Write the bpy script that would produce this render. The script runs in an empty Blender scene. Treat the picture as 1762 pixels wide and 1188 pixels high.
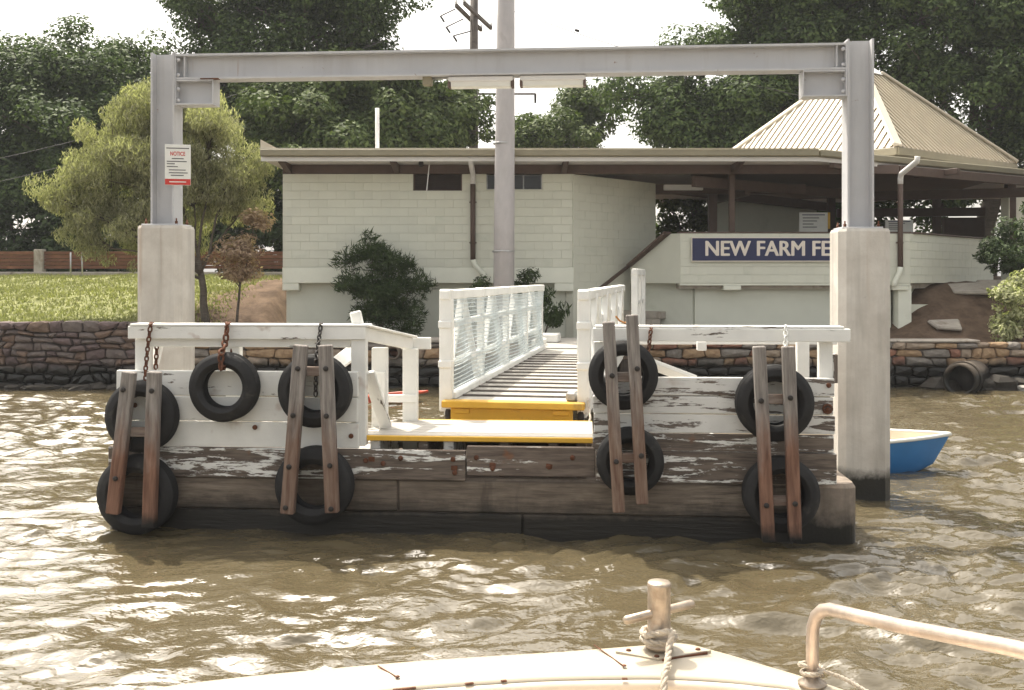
import bpy, bmesh, math, random
import numpy as np
from mathutils import Vector, Matrix, Euler

R = math.radians
SC = bpy.context.scene
COL = SC.collection

# ------------------------------------------------------------------ camera
EYE = 2.2
FPX = 1700.0
cam = bpy.data.cameras.new('camera')
cam_o = bpy.data.objects.new('camera', cam)
COL.objects.link(cam_o)
cam_o.location = (0, 0, EYE)
cam_o.rotation_euler = (R(90), 0, 0)
cam.sensor_width = 36.0
cam.lens = 36.0 * FPX / 1762.0
cam.shift_y = -114.0 / 1762.0
cam.clip_start = 0.05
cam.clip_end = 3000
SC.camera = cam_o

# ------------------------------------------------------------------ light
SUN_EL, SUN_AZ = 60.0, -30.0      # azimuth measured from +Y (view direction) towards +X (right)
w = bpy.data.worlds.new('World')
SC.world = w
w.use_nodes = True
wn, wl = w.node_tree.nodes, w.node_tree.links
sky = wn.new('ShaderNodeTexSky')
sky.sky_type = 'NISHITA'
sky.sun_disc = False
sky.sun_elevation = R(SUN_EL)
sky.sun_rotation = R(SUN_AZ)
sky.air_density = 1.0
sky.dust_density = 5.0
sky.ozone_density = 0.6
hs = wn.new('ShaderNodeHueSaturation')     # hazy, almost white summer sky
hs.inputs['Saturation'].default_value = 0.28
bg = wn['Background']
bg.inputs['Strength'].default_value = 0.15
wl.new(sky.outputs[0], hs.inputs['Color'])
wm = wn.new('ShaderNodeMix'); wm.data_type = 'RGBA'; wm.blend_type = 'MULTIPLY'
wm.inputs[0].default_value = 1.0
wm.inputs[7].default_value = (1.0, 0.953, 0.865, 1)
wl.new(hs.outputs[0], wm.inputs[6])
wl.new(wm.outputs[2], bg.inputs['Color'])
sun = bpy.data.lights.new('sun', 'SUN')
sun.energy = 2.5
sun.angle = R(0.6)
sun.color = (1.0, 0.93, 0.80)
sun_o = bpy.data.objects.new('sun', sun)
COL.objects.link(sun_o)
sd = Vector((math.sin(R(SUN_AZ)) * math.cos(R(SUN_EL)), math.cos(R(SUN_AZ)) * math.cos(R(SUN_EL)), math.sin(R(SUN_EL))))
sun_o.rotation_euler = sd.to_track_quat('Z', 'Y').to_euler()
sun_o.location = sd * 60
SC.view_settings.view_transform = 'Standard'
SC.view_settings.look = 'None'
SC.view_settings.exposure = 1.38
SC.view_settings.gamma = 1.0

rng = random.Random(7)
nrg = np.random.default_rng(11)

# ------------------------------------------------------------------ object helpers
def tag(o, label=None, cat=None, group=None, kind=None):
    if label: o['label'] = label
    if cat: o['category'] = cat
    if group: o['group'] = group
    if kind: o['kind'] = kind
    return o

def thing(name, label, cat, loc=(0, 0, 0), rotz=0.0, group=None):
    o = bpy.data.objects.new(name, None)
    o.empty_display_size = 0.2
    COL.objects.link(o)
    o.location = loc
    o.rotation_euler = (0, 0, rotz)
    return tag(o, label, cat, group)

def mesh_obj(name, me, mat, parent=None, loc=(0, 0, 0), rot=(0, 0, 0)):
    if mat is not None and not me.materials:
        me.materials.append(mat)
    o = bpy.data.objects.new(name, me)
    COL.objects.link(o)
    if parent is not None:
        o.parent = parent
    o.location = loc
    o.rotation_euler = rot
    if mat is not None and me.materials[0] != mat:
        o.material_slots[0].link = 'OBJECT'
        o.material_slots[0].material = mat
    return o

def pyd(name, verts, faces, mat, parent=None, smooth=False, loc=(0, 0, 0), rot=(0, 0, 0)):
    me = bpy.data.meshes.new(name)
    me.from_pydata([tuple(v) for v in verts], [], [tuple(f) for f in faces])
    bm = bmesh.new(); bm.from_mesh(me)
    bmesh.ops.recalc_face_normals(bm, faces=bm.faces)
    bm.to_mesh(me); bm.free()
    if smooth:
        for p in me.polygons: p.use_smooth = True
    return mesh_obj(name, me, mat, parent, loc, rot)

def cbox_geo(sx, sy, sz, b):
    hx, hy, hz = sx / 2, sy / 2, sz / 2
    V, idx = [], {}
    for ix in (-1, 1):
        for iy in (-1, 1):
            for iz in (-1, 1):
                for a in range(3):
                    p = [ix * (hx - b), iy * (hy - b), iz * (hz - b)]
                    p[a] = (ix * hx, iy * hy, iz * hz)[a]
                    idx[(ix, iy, iz, a)] = len(V); V.append(tuple(p))
    F = []
    for a in range(3):
        o1, o2 = [k for k in range(3) if k != a]
        for s in (-1, 1):
            q = []
            for (s1, s2) in ((-1, -1), (1, -1), (1, 1), (-1, 1)):
                t = [0, 0, 0]; t[a] = s; t[o1] = s1; t[o2] = s2
                q.append(idx[(t[0], t[1], t[2], a)])
            if (s > 0) == (a == 1): q.reverse()
            F.append(q)
    for a in range(3):                      # edges along axis a
        o1, o2 = [k for k in range(3) if k != a]
        for s1 in (-1, 1):
            for s2 in (-1, 1):
                def g(sa, ax):
                    t = [0, 0, 0]; t[a] = sa; t[o1] = s1; t[o2] = s2
                    return idx[(t[0], t[1], t[2], ax)]
                F.append([g(-1, o1), g(1, o1), g(1, o2), g(-1, o2)])
    for ix in (-1, 1):
        for iy in (-1, 1):
            for iz in (-1, 1):
                F.append([idx[(ix, iy, iz, k)] for k in range(3)])
    return V, F

_cb = {}
def cbox_mesh(sx, sy, sz, b, mat, jit=0.0):
    key = (round(sx, 3), round(sy, 3), round(sz, 3), b, mat.name)
    if key in _cb and jit == 0: return _cb[key]
    V, F = cbox_geo(sx, sy, sz, min(b, sx * .45, sy * .45, sz * .45))
    me = bpy.data.meshes.new('piece')
    me.from_pydata(V, [], F)
    bm = bmesh.new(); bm.from_mesh(me)
    bmesh.ops.recalc_face_normals(bm, faces=bm.faces)
    bm.to_mesh(me); bm.free()
    me.materials.append(mat)
    _cb[key] = me
    return me

def box(name, parent, mat, c, s, b=0.006, rot=(0, 0, 0)):
    return mesh_obj(name, cbox_mesh(s[0], s[1], s[2], b, mat), mat, parent, c, rot)

def span(name, parent, mat, x0, x1, y0, y1, z0, z1, b=0.006):
    return box(name, parent, mat, ((x0 + x1) / 2, (y0 + y1) / 2, (z0 + z1) / 2), (x1 - x0, y1 - y0, z1 - z0), b)

def beam(name, parent, mat, p, q, wd, ht, b=0.006, up=(0, 0, 1)):
    """a straight timber from p to q; wd across, ht along up"""
    p, q = Vector(p), Vector(q)
    x = (q - p).normalized(); u = Vector(up)
    y = u.cross(x).normalized(); z = x.cross(y)
    m = Matrix((x, y, z)).transposed()
    o = mesh_obj(name, cbox_mesh((q - p).length, wd, ht, b, mat), mat, parent, (p + q) / 2)
    o.rotation_euler = m.to_euler()
    return o

def tube_geo(path, rad, n=8, cap=True):
    path = [Vector(p) for p in path]
    if not hasattr(rad, '__len__'): rad = [rad] * len(path)
    V, F = [], []
    prev = None
    for i, p in enumerate(path):
        d = (path[min(i + 1, len(path) - 1)] - path[max(i - 1, 0)]).normalized()
        if prev is None:
            a = d.orthogonal().normalized()
        else:
            a = (prev - d * prev.dot(d)).normalized()
        prev = a
        bb = d.cross(a)
        for k in range(n):
            t = 2 * math.pi * k / n
            V.append(p + (a * math.cos(t) + bb * math.sin(t)) * rad[i])
    for i in range(len(path) - 1):
        for k in range(n):
            k2 = (k + 1) % n
            F.append([i * n + k, i * n + k2, (i + 1) * n + k2, (i + 1) * n + k])
    if cap:
        F.append(list(range(n))[::-1]); F.append([(len(path) - 1) * n + k for k in range(n)])
    return V, F

def tube(name, parent, mat, path, rad, n=10, smooth=True):
    V, F = tube_geo(path, rad, n)
    return pyd(name, V, F, mat, parent, smooth)

def merge(parts):
    V, F = [], []
    for v, f in parts:
        o = len(V); V += list(v); F += [[i + o for i in q] for q in f]
    return V, F

def lathe(name, parent, mat, prof, n=24, axis='Z', smooth=True, loc=(0, 0, 0), rot=(0, 0, 0), closed=False):
    V, F = [], []
    m = len(prof)
    for k in range(n):
        t = 2 * math.pi * k / n
        for (r, z) in prof:
            V.append((r * math.cos(t), r * math.sin(t), z) if axis == 'Z' else (r * math.cos(t), z, r * math.sin(t)))
    for k in range(n):
        k2 = (k + 1) % n
        for i in range(m if closed else m - 1):
            j = (i + 1) % m
            F.append([k * m + i, k2 * m + i, k2 * m + j, k * m + j])
    return pyd(name, V, F, mat, parent, smooth, loc, rot)

def prism(name, parent, mat, poly, z0, z1, smooth=False):
    n = len(poly)
    V = [(x, y, z0) for x, y in poly] + [(x, y, z1) for x, y in poly]
    F = [list(range(n)), list(range(n, 2 * n))] + [[i, (i + 1) % n, n + (i + 1) % n, n + i] for i in range(n)]
    return pyd(name, V, F, mat, parent, smooth)

def wallpoly(name, parent, mat, p, q, prof, th):
    """upright slab along p->q (xy); prof = [(s along, z)], thickness th to the left of p->q (behind)"""
    p, q = Vector((p[0], p[1], 0)), Vector((q[0], q[1], 0))
    d = (q - p).normalized(); nn = Vector((-d.y, d.x, 0))
    n = len(prof)
    V = [p + d * s + Vector((0, 0, z)) for s, z in prof] + [p + d * s + nn * th + Vector((0, 0, z)) for s, z in prof]
    F = [list(range(n)), list(range(n, 2 * n))] + [[i, (i + 1) % n, n + (i + 1) % n, n + i] for i in range(n)]
    return pyd(name, V, F, mat, parent)

def text_mesh(name, parent, mat, body, size, loc, rot, extrude=0.004, bold=0.0, width=None, split=False):
    cu = bpy.data.curves.new(name, 'FONT')
    cu.body = body; cu.size = size; cu.extrude = extrude; cu.offset = bold
    cu.align_x = 'LEFT'; cu.align_y = 'CENTER'
    t = bpy.data.objects.new(name + '_tmp', cu); COL.objects.link(t)
    dg = bpy.context.evaluated_depsgraph_get(); dg.update()
    me = bpy.data.meshes.new_from_object(t.evaluated_get(dg))
    bpy.data.objects.remove(t); bpy.data.curves.remove(cu)
    xs = [v.co.x for v in me.vertices]; x0, x1 = min(xs), max(xs)
    k = (width / (x1 - x0)) if width else 1.0
    for v in me.vertices: v.co.x = (v.co.x - x0) * k
    me.materials.clear()
    if split:                                   # every letter a piece of its own
        par = list(range(len(me.vertices)))
        def root(i):
            while par[i] != i: par[i] = par[par[i]]; i = par[i]
            return i
        for e in me.edges:
            a, b = root(e.vertices[0]), root(e.vertices[1])
            if a != b: par[a] = b
        # caps of the curve may be loose from its sides: join islands that overlap along x
        isl = {}
        for i in range(len(par)): isl.setdefault(root(i), []).append(i)
        iv = sorted([(min(me.vertices[i].co.x for i in v), max(me.vertices[i].co.x for i in v), v) for v in isl.values()], key=lambda t: t[0])
        let = []
        for a, b, v in iv:
            if let and (min(let[-1][1], b) - a) > .5 * min(b - a, let[-1][1] - let[-1][0]): let[-1] = (let[-1][0], max(b, let[-1][1]), let[-1][2] + v)
            else: let.append((a, b, v))
        for a, b, v in let:
            mp = {i: k for k, i in enumerate(v)}
            base_v = [me.vertices[i].co for i in v]; base_f = [[mp[i] for i in p.vertices] for p in me.polygons if p.vertices[0] in mp]
            LV, LF = merge([([(c.x + dx, c.y + dy, c.z - .0007 * q) for c in base_v], base_f) for q, (dx, dy) in enumerate(((0, 0), (.013, .003), (-.013, -.003), (.006, -.006), (-.006, .006)))])
            pyd('letter', LV, LF, mat, parent, False, loc, rot)
        return None
    return mesh_obj(name, me, mat, parent, loc, rot)

# ------------------------------------------------------------------ materials
class NT:
    def __init__(s, name):
        s.m = bpy.data.materials.new(name); s.m.use_nodes = True
        s.t = s.m.node_tree; s.b = s.t.nodes['Principled BSDF']; s.out = s.t.nodes['Material Output']
    def n(s, typ, **kw):
        nd = s.t.nodes.new('ShaderNode' + typ)
        for k, v in kw.items():
            if hasattr(nd, k) and k not in ('Scale',): setattr(nd, k, v)
        return nd
    def l(s, a, b): s.t.links.new(a, b)
    def set(s, sock, v):
        if hasattr(v, 'links') or isinstance(v, bpy.types.NodeSocket): s.l(v, sock)
        else: sock.default_value = v
    def coord(s, scale=(1, 1, 1), world=False, rnd=True):
        if world:
            v = s.n('NewGeometry').outputs['Position']
        else:
            v = s.n('TexCoord').outputs['Object']
        mp = s.n('Mapping'); mp.inputs['Scale'].default_value = scale
        s.l(v, mp.inputs['Vector'])
        if rnd and not world:
            oi = s.n('ObjectInfo')
            mu = s.n('Math', operation='MULTIPLY'); mu.inputs[1].default_value = 37.0
            s.l(oi.outputs['Random'], mu.inputs[0])
            ad = s.n('VectorMath', operation='ADD')
            s.l(mp.outputs[0], ad.inputs[0]); s.l(mu.outputs[0], ad.inputs[1])
            return ad.outputs[0]
        return mp.outputs[0]
    def noise(s, vec, scale, detail=4, rough=.55, dist=0.0):
        nd = s.n('TexNoise'); s.l(vec, nd.inputs['Vector'])
        nd.inputs['Scale'].default_value = scale; nd.inputs['Detail'].default_value = detail
        nd.inputs['Roughness'].default_value = rough; nd.inputs['Distortion'].default_value = dist
        return nd.outputs['Fac']
    def rng(s, v, a, b, c=0.0, d=1.0):
        nd = s.n('MapRange'); nd.clamp = True
        s.set(nd.inputs[0], v)
        for i, x in enumerate((a, b, c, d)): s.set(nd.inputs[i + 1], x)
        return nd.outputs[0]
    def math(s, op, a, b=0.0):
        nd = s.n('Math', operation=op); s.set(nd.inputs[0], a); s.set(nd.inputs[1], b)
        return nd.outputs[0]
    def mix(s, f, a, b, mode='MIX'):
        nd = s.n('Mix'); nd.data_type = 'RGBA'; nd.blend_type = mode
        s.set(nd.inputs[0], f)
        for i, v in ((6, a), (7, b)):
            if isinstance(v, tuple): v = tuple(v) + ((1.0,) if len(v) == 3 else ())
            s.set(nd.inputs[i], v)
        return nd.outputs[2]
    def worldz(s):
        g = s.n('NewGeometry'); x = s.n('SeparateXYZ'); s.l(g.outputs['Position'], x.inputs[0])
        return x.outputs['Z']
    def rand(s): return s.n('ObjectInfo').outputs['Random']
    def bump(s, h, strength=.3, dist=.01):
        nd = s.n('Bump'); nd.inputs['Strength'].default_value = strength; nd.inputs['Distance'].default_value = dist
        s.l(h, nd.inputs['Height']); s.l(nd.outputs[0], s.b.inputs['Normal'])
    def fin(s, col, rough=.7, metal=0.0, spec=.4):
        if isinstance(col, tuple): col = col + (1.0,)
        s.set(s.b.inputs['Base Color'], col)
        s.set(s.b.inputs['Roughness'], rough); s.set(s.b.inputs['Metallic'], metal)
        s.b.inputs['Specular IOR Level'].default_value = spec
        return s.m

def scl(c, k): return tuple(min(1, x * k) for x in c)

def plain(name, col, rough=.65, var=.18, scale=5.0, bump=.15, metal=0.0, stretch=(1, 1, 1), rnd=.12, dirt=None, dirt_amt=.45, spec=.4):
    s = NT(name)
    v = s.coord(stretch)
    f = s.noise(v, scale, 5, .6)
    c = s.mix(s.rng(f, .3, .7), scl(col, 1 - var), scl(col, 1 + var * .6))
    if dirt:
        f2 = s.noise(v, scale * .45, 6, .65, .6)
        c = s.mix(s.rng(f2, dirt_amt + .10, dirt_amt + .28), c, dirt)
    c = s.mix(1.0, c, s.mix(s.rand(), (1 - rnd,) * 3, (1.0,) * 3), 'MULTIPLY')
    s.bump(s.noise(v, scale * 6, 4), bump, .01)
    return s.fin(c, rough, metal, spec)

def wood(name, col, dark, rough=.8, rnd=.25, extra=None):
    s = NT(name)
    v = s.coord((1.2, 14, 14))
    f = s.noise(v, 2.2, 6, .6, .4)
    c = s.mix(s.rng(f, .32, .68), dark, col)
    v2 = s.coord((1, 1, 1))
    c = s.mix(s.rng(s.noise(v2, 3, 4), .45, .75, 0, .6), c, scl(col, 1.35))
    if extra:
        c = s.mix(s.rng(s.noise(v2, 2.3, 5, .6, .5), .48, .62, 0, .9), c, extra)
    c = s.mix(1.0, c, s.mix(s.rand(), (1 - rnd,) * 3, (1.0,) * 3), 'MULTIPLY')
    s.bump(f, .5, .006)
    return s.fin(c, rough)

def peel(name, amt, paint=(.78, .775, .74), wood_c=(.17, .135, .105), wood_d=(.055, .042, .034), rust=0.15, grime=.35):
    """painted plank: paint flaked off in streaks along the grain; amt 0..1"""
    s = NT(name)
    v = s.coord((.75, 8, 8)); vg = s.coord((1.5, 16, 16)); v1 = s.coord((1, 1, 1))
    g = s.noise(vg, 2.5, 6, .6, .3)
    wd = s.mix(s.rng(g, .3, .7), wood_d, wood_c)
    p = s.mix(s.rng(s.noise(v1, 4, 5), .35, .75), paint, scl(paint, .86))
    p = s.mix(s.rng(g, .66, .74, 0, grime), p, (.25, .22, .19))
    m1 = s.noise(v, 1.6, 7, .68, .5)
    m2 = s.noise(s.coord((2, 9, 9)), 3.0, 5, .7)
    mm = s.math('ADD', s.math('MULTIPLY', m1, .7), s.math('MULTIPLY', m2, .3))
    th = .72 - .44 * amt
    k = s.rng(mm, th - .012, th + .012)
    c = s.mix(k, p, wd)
    r = s.rng(s.noise(s.coord((1.4, 1.4, 1.4)), 2.4, 3), .66, .74, 0, rust * 4 if rust < .25 else 1)
    c = s.mix(r, c, (.23, .085, .03))
    h = s.math('ADD', s.math('MULTIPLY', g, .35), s.math('MULTIPLY', k, -.6))
    s.bump(h, .5, .008)
    return s.fin(c, s.rng(k, 0, 1, .5, .85))

def tide(name, col, dark, z0, z1, wet=(.012, .011, .008), streak=True, scale=3.0, warm=(.30, .17, .09)):
    """stone or concrete with an algae line standing at z0..z1 above the water"""
    s = NT(name)
    v = s.coord((1, 1, 1), world=True)
    f = s.noise(v, scale, 7, .62, .3)
    c = s.mix(s.rng(f, .3, .7), dark, col)
    if streak:
        vs = s.coord((3.2, 3.2, .22), world=True)
        c = s.mix(s.rng(s.noise(vs, 1.6, 5, .6), .52, .75, 0, .55), c, scl(dark, .55))
        c = s.mix(s.rng(s.noise(s.coord((5, 5, .3), world=True), 1.1, 3), .62, .72, 0, .4), c, warm)
        hl = s.noise(s.coord((1, 1, 1), world=True), 9, 6, .75, 1.2)
        c = s.mix(s.rng(hl, .64, .7, 0, .45), c, scl(dark, .5))
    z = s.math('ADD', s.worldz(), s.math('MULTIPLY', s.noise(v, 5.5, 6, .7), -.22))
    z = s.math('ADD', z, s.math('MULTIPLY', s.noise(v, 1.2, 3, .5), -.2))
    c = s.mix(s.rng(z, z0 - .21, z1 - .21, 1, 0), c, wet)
    s.bump(s.noise(v, 26, 6, .7), .35, .012)
    return s.fin(c, s.rng(z, z0 - .21, z1 - .21, .35, .85))

WHITE = peel('white_paint', .17, rust=.08, grime=.4)
WHITE_W = peel('worn_white_paint', .28, grime=.5)
PEEL_M = peel('flaking_white_paint', .41, rust=.06, paint=(.70, .69, .66), wood_c=(.20, .165, .14), wood_d=(.075, .058, .048), grime=.7)
PEEL_H = peel('mostly_bare_painted_timber', .60, rust=.12, wood_c=(.20, .16, .13), wood_d=(.07, .055, .045))
PEEL_X = peel('bare_timber_with_paint_traces', .72, rust=.14, wood_c=(.20, .16, .13), wood_d=(.08, .06, .05))
DECKP = peel('pale_deck_boards', .2, paint=(.45, .425, .385), wood_c=(.34, .30, .26), wood_d=(.20, .17, .145), rust=.04, grime=.6)
YEL = plain('yellow_paint', (.72, .42, .045), .5, .12, 4, .1, dirt=(.32, .2, .06), dirt_amt=.5)
RUBBER = plain('tyre_rubber', (.017, .0165, .017), .68, .4, 9, .3, dirt=(.075, .068, .06), dirt_amt=.47)
def steel_mat():
    s = NT('grey_painted_steel')
    v = s.coord((1, 1, 1), world=True)
    c = s.mix(s.rng(s.noise(v, 1.7, 5, .6), .3, .7), (.455, .455, .47), (.53, .53, .54))
    c = s.mix(s.rng(s.noise(s.coord((6, 6, .5), world=True), 1.3, 5, .6), .52, .72, 0, .35), c, (.36, .34, .33))
    sp = s.noise(v, 7.0, 6, .7, .6)
    c = s.mix(s.rng(sp, .665, .70, 0, .8), c, (.21, .10, .055))
    c = s.mix(s.rng(s.noise(s.coord((9, 9, .7), world=True), 1.0, 3), .70, .76, 0, .5), c, (.30, .18, .11))
    s.bump(s.noise(v, 30, 4), .08, .006)
    return s.fin(c, .5, 0, .4)
STEEL = steel_mat()
RUST = plain('rusty_iron', (.14, .055, .028), .85, .45, 25, .5, dirt=(.05, .025, .015))
DARKIRON = plain('dark_iron', (.03, .025, .022), .6, .3, 20, .3)
GALV = plain('galvanised_steel', (.42, .42, .42), .4, .2, 8, .1, metal=.6)
PILE = tide('weathered_concrete', (.60, .57, .52), (.45, .415, .37), .22, .34)
HULLC = tide('pontoon_concrete', (.29, .24, .195), (.15, .12, .095), .13, .25, scale=6)
RUNCONC = plain('pale_concrete', (.42, .38, .33), .85, .2, 4, .4, dirt=(.2, .16, .12))
FEND_G = wood('grey_fender_timber', (.24, .215, .195), (.10, .085, .075), extra=None)
GREEN = plain('pale_green_paint', (.665, .67, .575), .75, .05, 1.5, .12, rnd=.05, dirt=(.52, .55, .46), dirt_amt=.5, spec=.2)
GREEN2 = plain('pale_green_render', (.64, .655, .57), .8, .06, 1.2, .15, rnd=.02, dirt=(.45, .47, .38), dirt_amt=.52, spec=.2)
CREAMB = plain('cream_painted_concrete', (.76, .77, .67), .75, .06, 2, .12, rnd=.02, dirt=(.55, .55, .46), dirt_amt=.52, spec=.2)
JOINT = plain('painted_block_joint', (.655, .66, .565), .9, .05, 3, .1, rnd=0)  # joint and backing slab, nearly the same colour as the wall paint
BROWN = plain('brown_painted_timber', (.115, .078, .062), .6, .15, 6, .1, rnd=.1)
GUTTER = plain('olive_gutter_paint', (.27, .24, .165), .5, .12, 3, .05, rnd=.02)
SOFFIT = plain('white_soffit_paint', (.70, .68, .66), .7, .06, 2, .05, rnd=.03)
DARKGL = NT('dark_glass').fin((.015, .016, .018), .08)
LOUVRE = plain('dark_louvre', (.05, .038, .034), .5, .2, 9, .1)
ROOFC = plain('cream_sheet_roofing', (.47, .41, .315), .5, .08, 2, .04, rnd=.06)
RIDGE = plain('pale_ridge_capping', (.56, .50, .40), .5, .06, 2, .04, rnd=.03)
NAVY = plain('navy_sign_paint', (.020, .026, .085), .45, .1, 5, .03, rnd=0)
LETTER = plain('cream_lettering', (.74, .68, .60), .6, .06, 6, .03, rnd=0)
SIGNW = plain('white_sign_face', (.72, .72, .68), .5, .06, 6, .03, rnd=0)
SIGNR = plain('red_sign_paint', (.52, .045, .035), .5, .1, 6, .03, rnd=0)
SIGNK = plain('dark_sign_print', (.12, .115, .12), .6, .1, 6, .03, rnd=0)
BOATW = plain('cream_boat_paint', (.42, .37, .29), .38, .05, 2.2, .05, rnd=0, dirt=(.62, .52, .38), dirt_amt=.5)
BOATIN = plain('worn_cream_inner_paint', (.66, .56, .44), .5, .1, 3, .1, rnd=0, dirt=(.4, .26, .16), dirt_amt=.55)
BRONZE = plain('tarnished_bronze_steel', (.46, .385, .31), .4, .4, 12, .25, metal=.7, rnd=.03, dirt=(.22, .11, .06), dirt_amt=.5)
PIPEM = plain('weathered_pipe_metal', (.58, .49, .42), .36, .35, 8, .12, metal=.65, rnd=.03, dirt=(.26, .13, .07), dirt_amt=.52)
ROPEM = plain('pale_rope_fibre', (.50, .44, .36), .9, .35, 40, .6)
ORANGE_R = plain('orange_rope_fibre', (.60, .28, .09), .9, .25, 40, .5)
BLUEH = plain('blue_hull_paint', (.035, .175, .43), .4, .1, 3, .04, rnd=0)
CREAMH = plain('cream_dinghy_paint', (.72, .62, .48), .5, .08, 4, .05, rnd=0)
REDH = plain('red_hull_paint', (.45, .06, .025), .4, .12, 4, .04, rnd=0)
POLE = plain('grey_concrete_pole', (.46, .435, .435), .75, .12, 5, .2, stretch=(1, 1, .4), rnd=0, dirt=(.30, .27, .26), dirt_amt=.5)
TPOLE = wood('dark_pole_timber', (.13, .105, .09), (.06, .05, .045))
BARK = wood('grey_brown_bark', (.13, .105, .08), (.05, .04, .03))
FENCEW = wood('red_brown_fence_board', (.21, .095, .05), (.12, .05, .03))
MORTAR = tide('dark_mortar', (.16, .13, .10), (.09, .075, .06), .33, .45, streak=False)
STONE_A = [tide('rubble_stone_grey', (.19, .155, .14), (.085, .068, .062), .36, .55, streak=False, scale=8),  # algae band, raised to paint the shade at the wall's foot as well
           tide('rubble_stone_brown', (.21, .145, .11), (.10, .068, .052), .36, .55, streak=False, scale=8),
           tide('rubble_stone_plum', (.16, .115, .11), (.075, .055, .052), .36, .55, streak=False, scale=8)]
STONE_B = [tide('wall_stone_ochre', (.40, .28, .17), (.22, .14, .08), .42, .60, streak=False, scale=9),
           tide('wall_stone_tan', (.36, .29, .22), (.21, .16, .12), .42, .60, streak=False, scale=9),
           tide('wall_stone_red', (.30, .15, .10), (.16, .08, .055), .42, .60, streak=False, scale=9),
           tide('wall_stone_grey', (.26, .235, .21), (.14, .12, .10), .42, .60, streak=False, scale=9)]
WETROCK = plain('dark_wet_rock', (.035, .03, .024), .85, .4, 8, .6)

# fender timbers: silvery grey above, rust-stained towards the foot
def hull_timber():
    s = NT('waterlogged_facing_timber')
    v = s.coord((1.1, 12, 12)); g = s.noise(v, 2.4, 7, .65, .3)
    c = s.mix(s.rng(g, .3, .7), (.07, .055, .043), (.27, .22, .172))
    c = s.mix(s.rng(s.noise(s.coord((1, 1, 1)), 1.6, 5, .6), .42, .68, 0, .7), c, (.11, .085, .066))
    c = s.mix(s.rng(s.noise(s.coord((3.5, 1, .6)), 1.5, 4, .6), .56, .68, 0, .6), c, (.055, .042, .034))
    wz = s.coord((1, 1, 1), world=True)
    z = s.math('ADD', s.worldz(), s.math('MULTIPLY', s.noise(wz, 3.5, 7, .75), -.30))
    c = s.mix(s.rng(z, .0, .17, .97, 0), c, (.010, .009, .007))
    s.bump(g, .7, .012)
    return s.fin(c, s.rng(z, -.02, .10, .4, .85))
HULLT = hull_timber()
def fender_mat(name, rusty):
    s = NT(name)
    v = s.coord((1.3, 13, 13)); g = s.noise(v, 2.4, 6, .6, .3)
    grey = s.mix(s.rng(g, .3, .7), (.115, .10, .09), (.33, .30, .275))
    rst = s.mix(s.rng(g, .3, .72), (.10, .042, .024), rusty)
    x = s.n('SeparateXYZ'); s.l(s.n('TexCoord').outputs['Object'], x.inputs[0])
    t = s.math('ADD', x.outputs['X'], s.math('MULTIPLY', s.noise(s.coord((1, 3, 3)), 2.2, 5, .6), 1.1))
    c = s.mix(s.rng(t, .25, .75, 0, .9), grey, rst)
    z = s.math('ADD', s.worldz(), s.math('MULTIPLY', s.noise(s.coord((1, 1, 1), world=True), 7, 4), -.2))
    c = s.mix(s.rng(z, .0, .12, 1, 0), c, (.012, .011, .009))
    s.bump(g, .6, .008)
    return s.fin(c, .8)
FEND_R = fender_mat('rust_stained_timber', (.255, .125, .075))
FEND_B = fender_mat('brown_weathered_timber', (.24, .165, .12))

def leaf_mat(name, dark, lite, rough=.5, trans=.25):
    s = NT(name)
    g = s.n('NewGeometry')
    c = s.mix(g.outputs['Random Per Island'], dark, lite)
    s.fin(c, rough + .12, 0, .14)
    tr = s.n('BsdfTranslucent'); s.l(s.mix(1.0, c, (1.0, 1.15, .55), 'MULTIPLY'), tr.inputs['Color'])
    mx = s.n('MixShader'); mx.inputs[0].default_value = trans
    s.l(s.b.outputs[0], mx.inputs[1]); s.l(tr.outputs[0], mx.inputs[2]); s.l(mx.outputs[0], s.out.inputs['Surface'])
    return s.m
LEAF_FIG = leaf_mat('dark_fig_leaf', (.030, .052, .019), (.115, .160, .054))
LEAF_MID = leaf_mat('mid_green_leaf', (.050, .078, .025), (.13, .165, .055))
LEAF_WIL = leaf_mat('olive_feathery_leaf', (.20, .195, .115), (.45, .43, .285), .6, .45)
LEAF_COP = leaf_mat('copper_leaf', (.26, .17, .125), (.60, .45, .35), .6, .4)
LEAF_BSH = leaf_mat('dark_shrub_leaf', (.030, .050, .022), (.085, .118, .05), .5, .25)
LEAF_PAL = leaf_mat('pale_variegated_leaf', (.24, .26, .12), (.62, .61, .40), .5, .35)
LEAF_GRS = leaf_mat('lawn_grass_blade', (.17, .18, .075), (.33, .32, .16), .6, .3)

# ------------------------------------------------------------------ measuring helpers
def at(px, py, Y):
    """photo pixel seen at distance Y -> world point"""
    return Vector(((px - 881) * Y / FPX, Y, EYE - (py - 480) * Y / FPX))

TH = R(4.2)
P0 = Vector((-3.6, 8.76, 0))
UX, VX = Vector((math.cos(TH), -math.sin(TH), 0)), Vector((math.sin(TH), math.cos(TH), 0))
def pt(px, py, v):
    """photo pixel on the upright plane v metres behind the pontoon's front -> pontoon coordinates (u, v, z)"""
    d = Vector(((px - 881) / FPX, 1, -(py - 480) / FPX))
    t = (v + P0.dot(VX)) / d.dot(VX)
    P = Vector((0, 0, EYE)) + d * t
    return Vector(((P - P0).dot(UX), v, P.z))
def pw(u, v, z): return P0 + UX * u + VX * v + Vector((0, 0, z))

# ------------------------------------------------------------------ water
def graded(segs):
    out = []
    for a, b, st in segs:
        n = max(1, int(round((b - a) / st)))
        out += list(a + (b - a) * np.arange(n) / n)
    out.append(segs[-1][1])
    return np.array(out)

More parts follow.
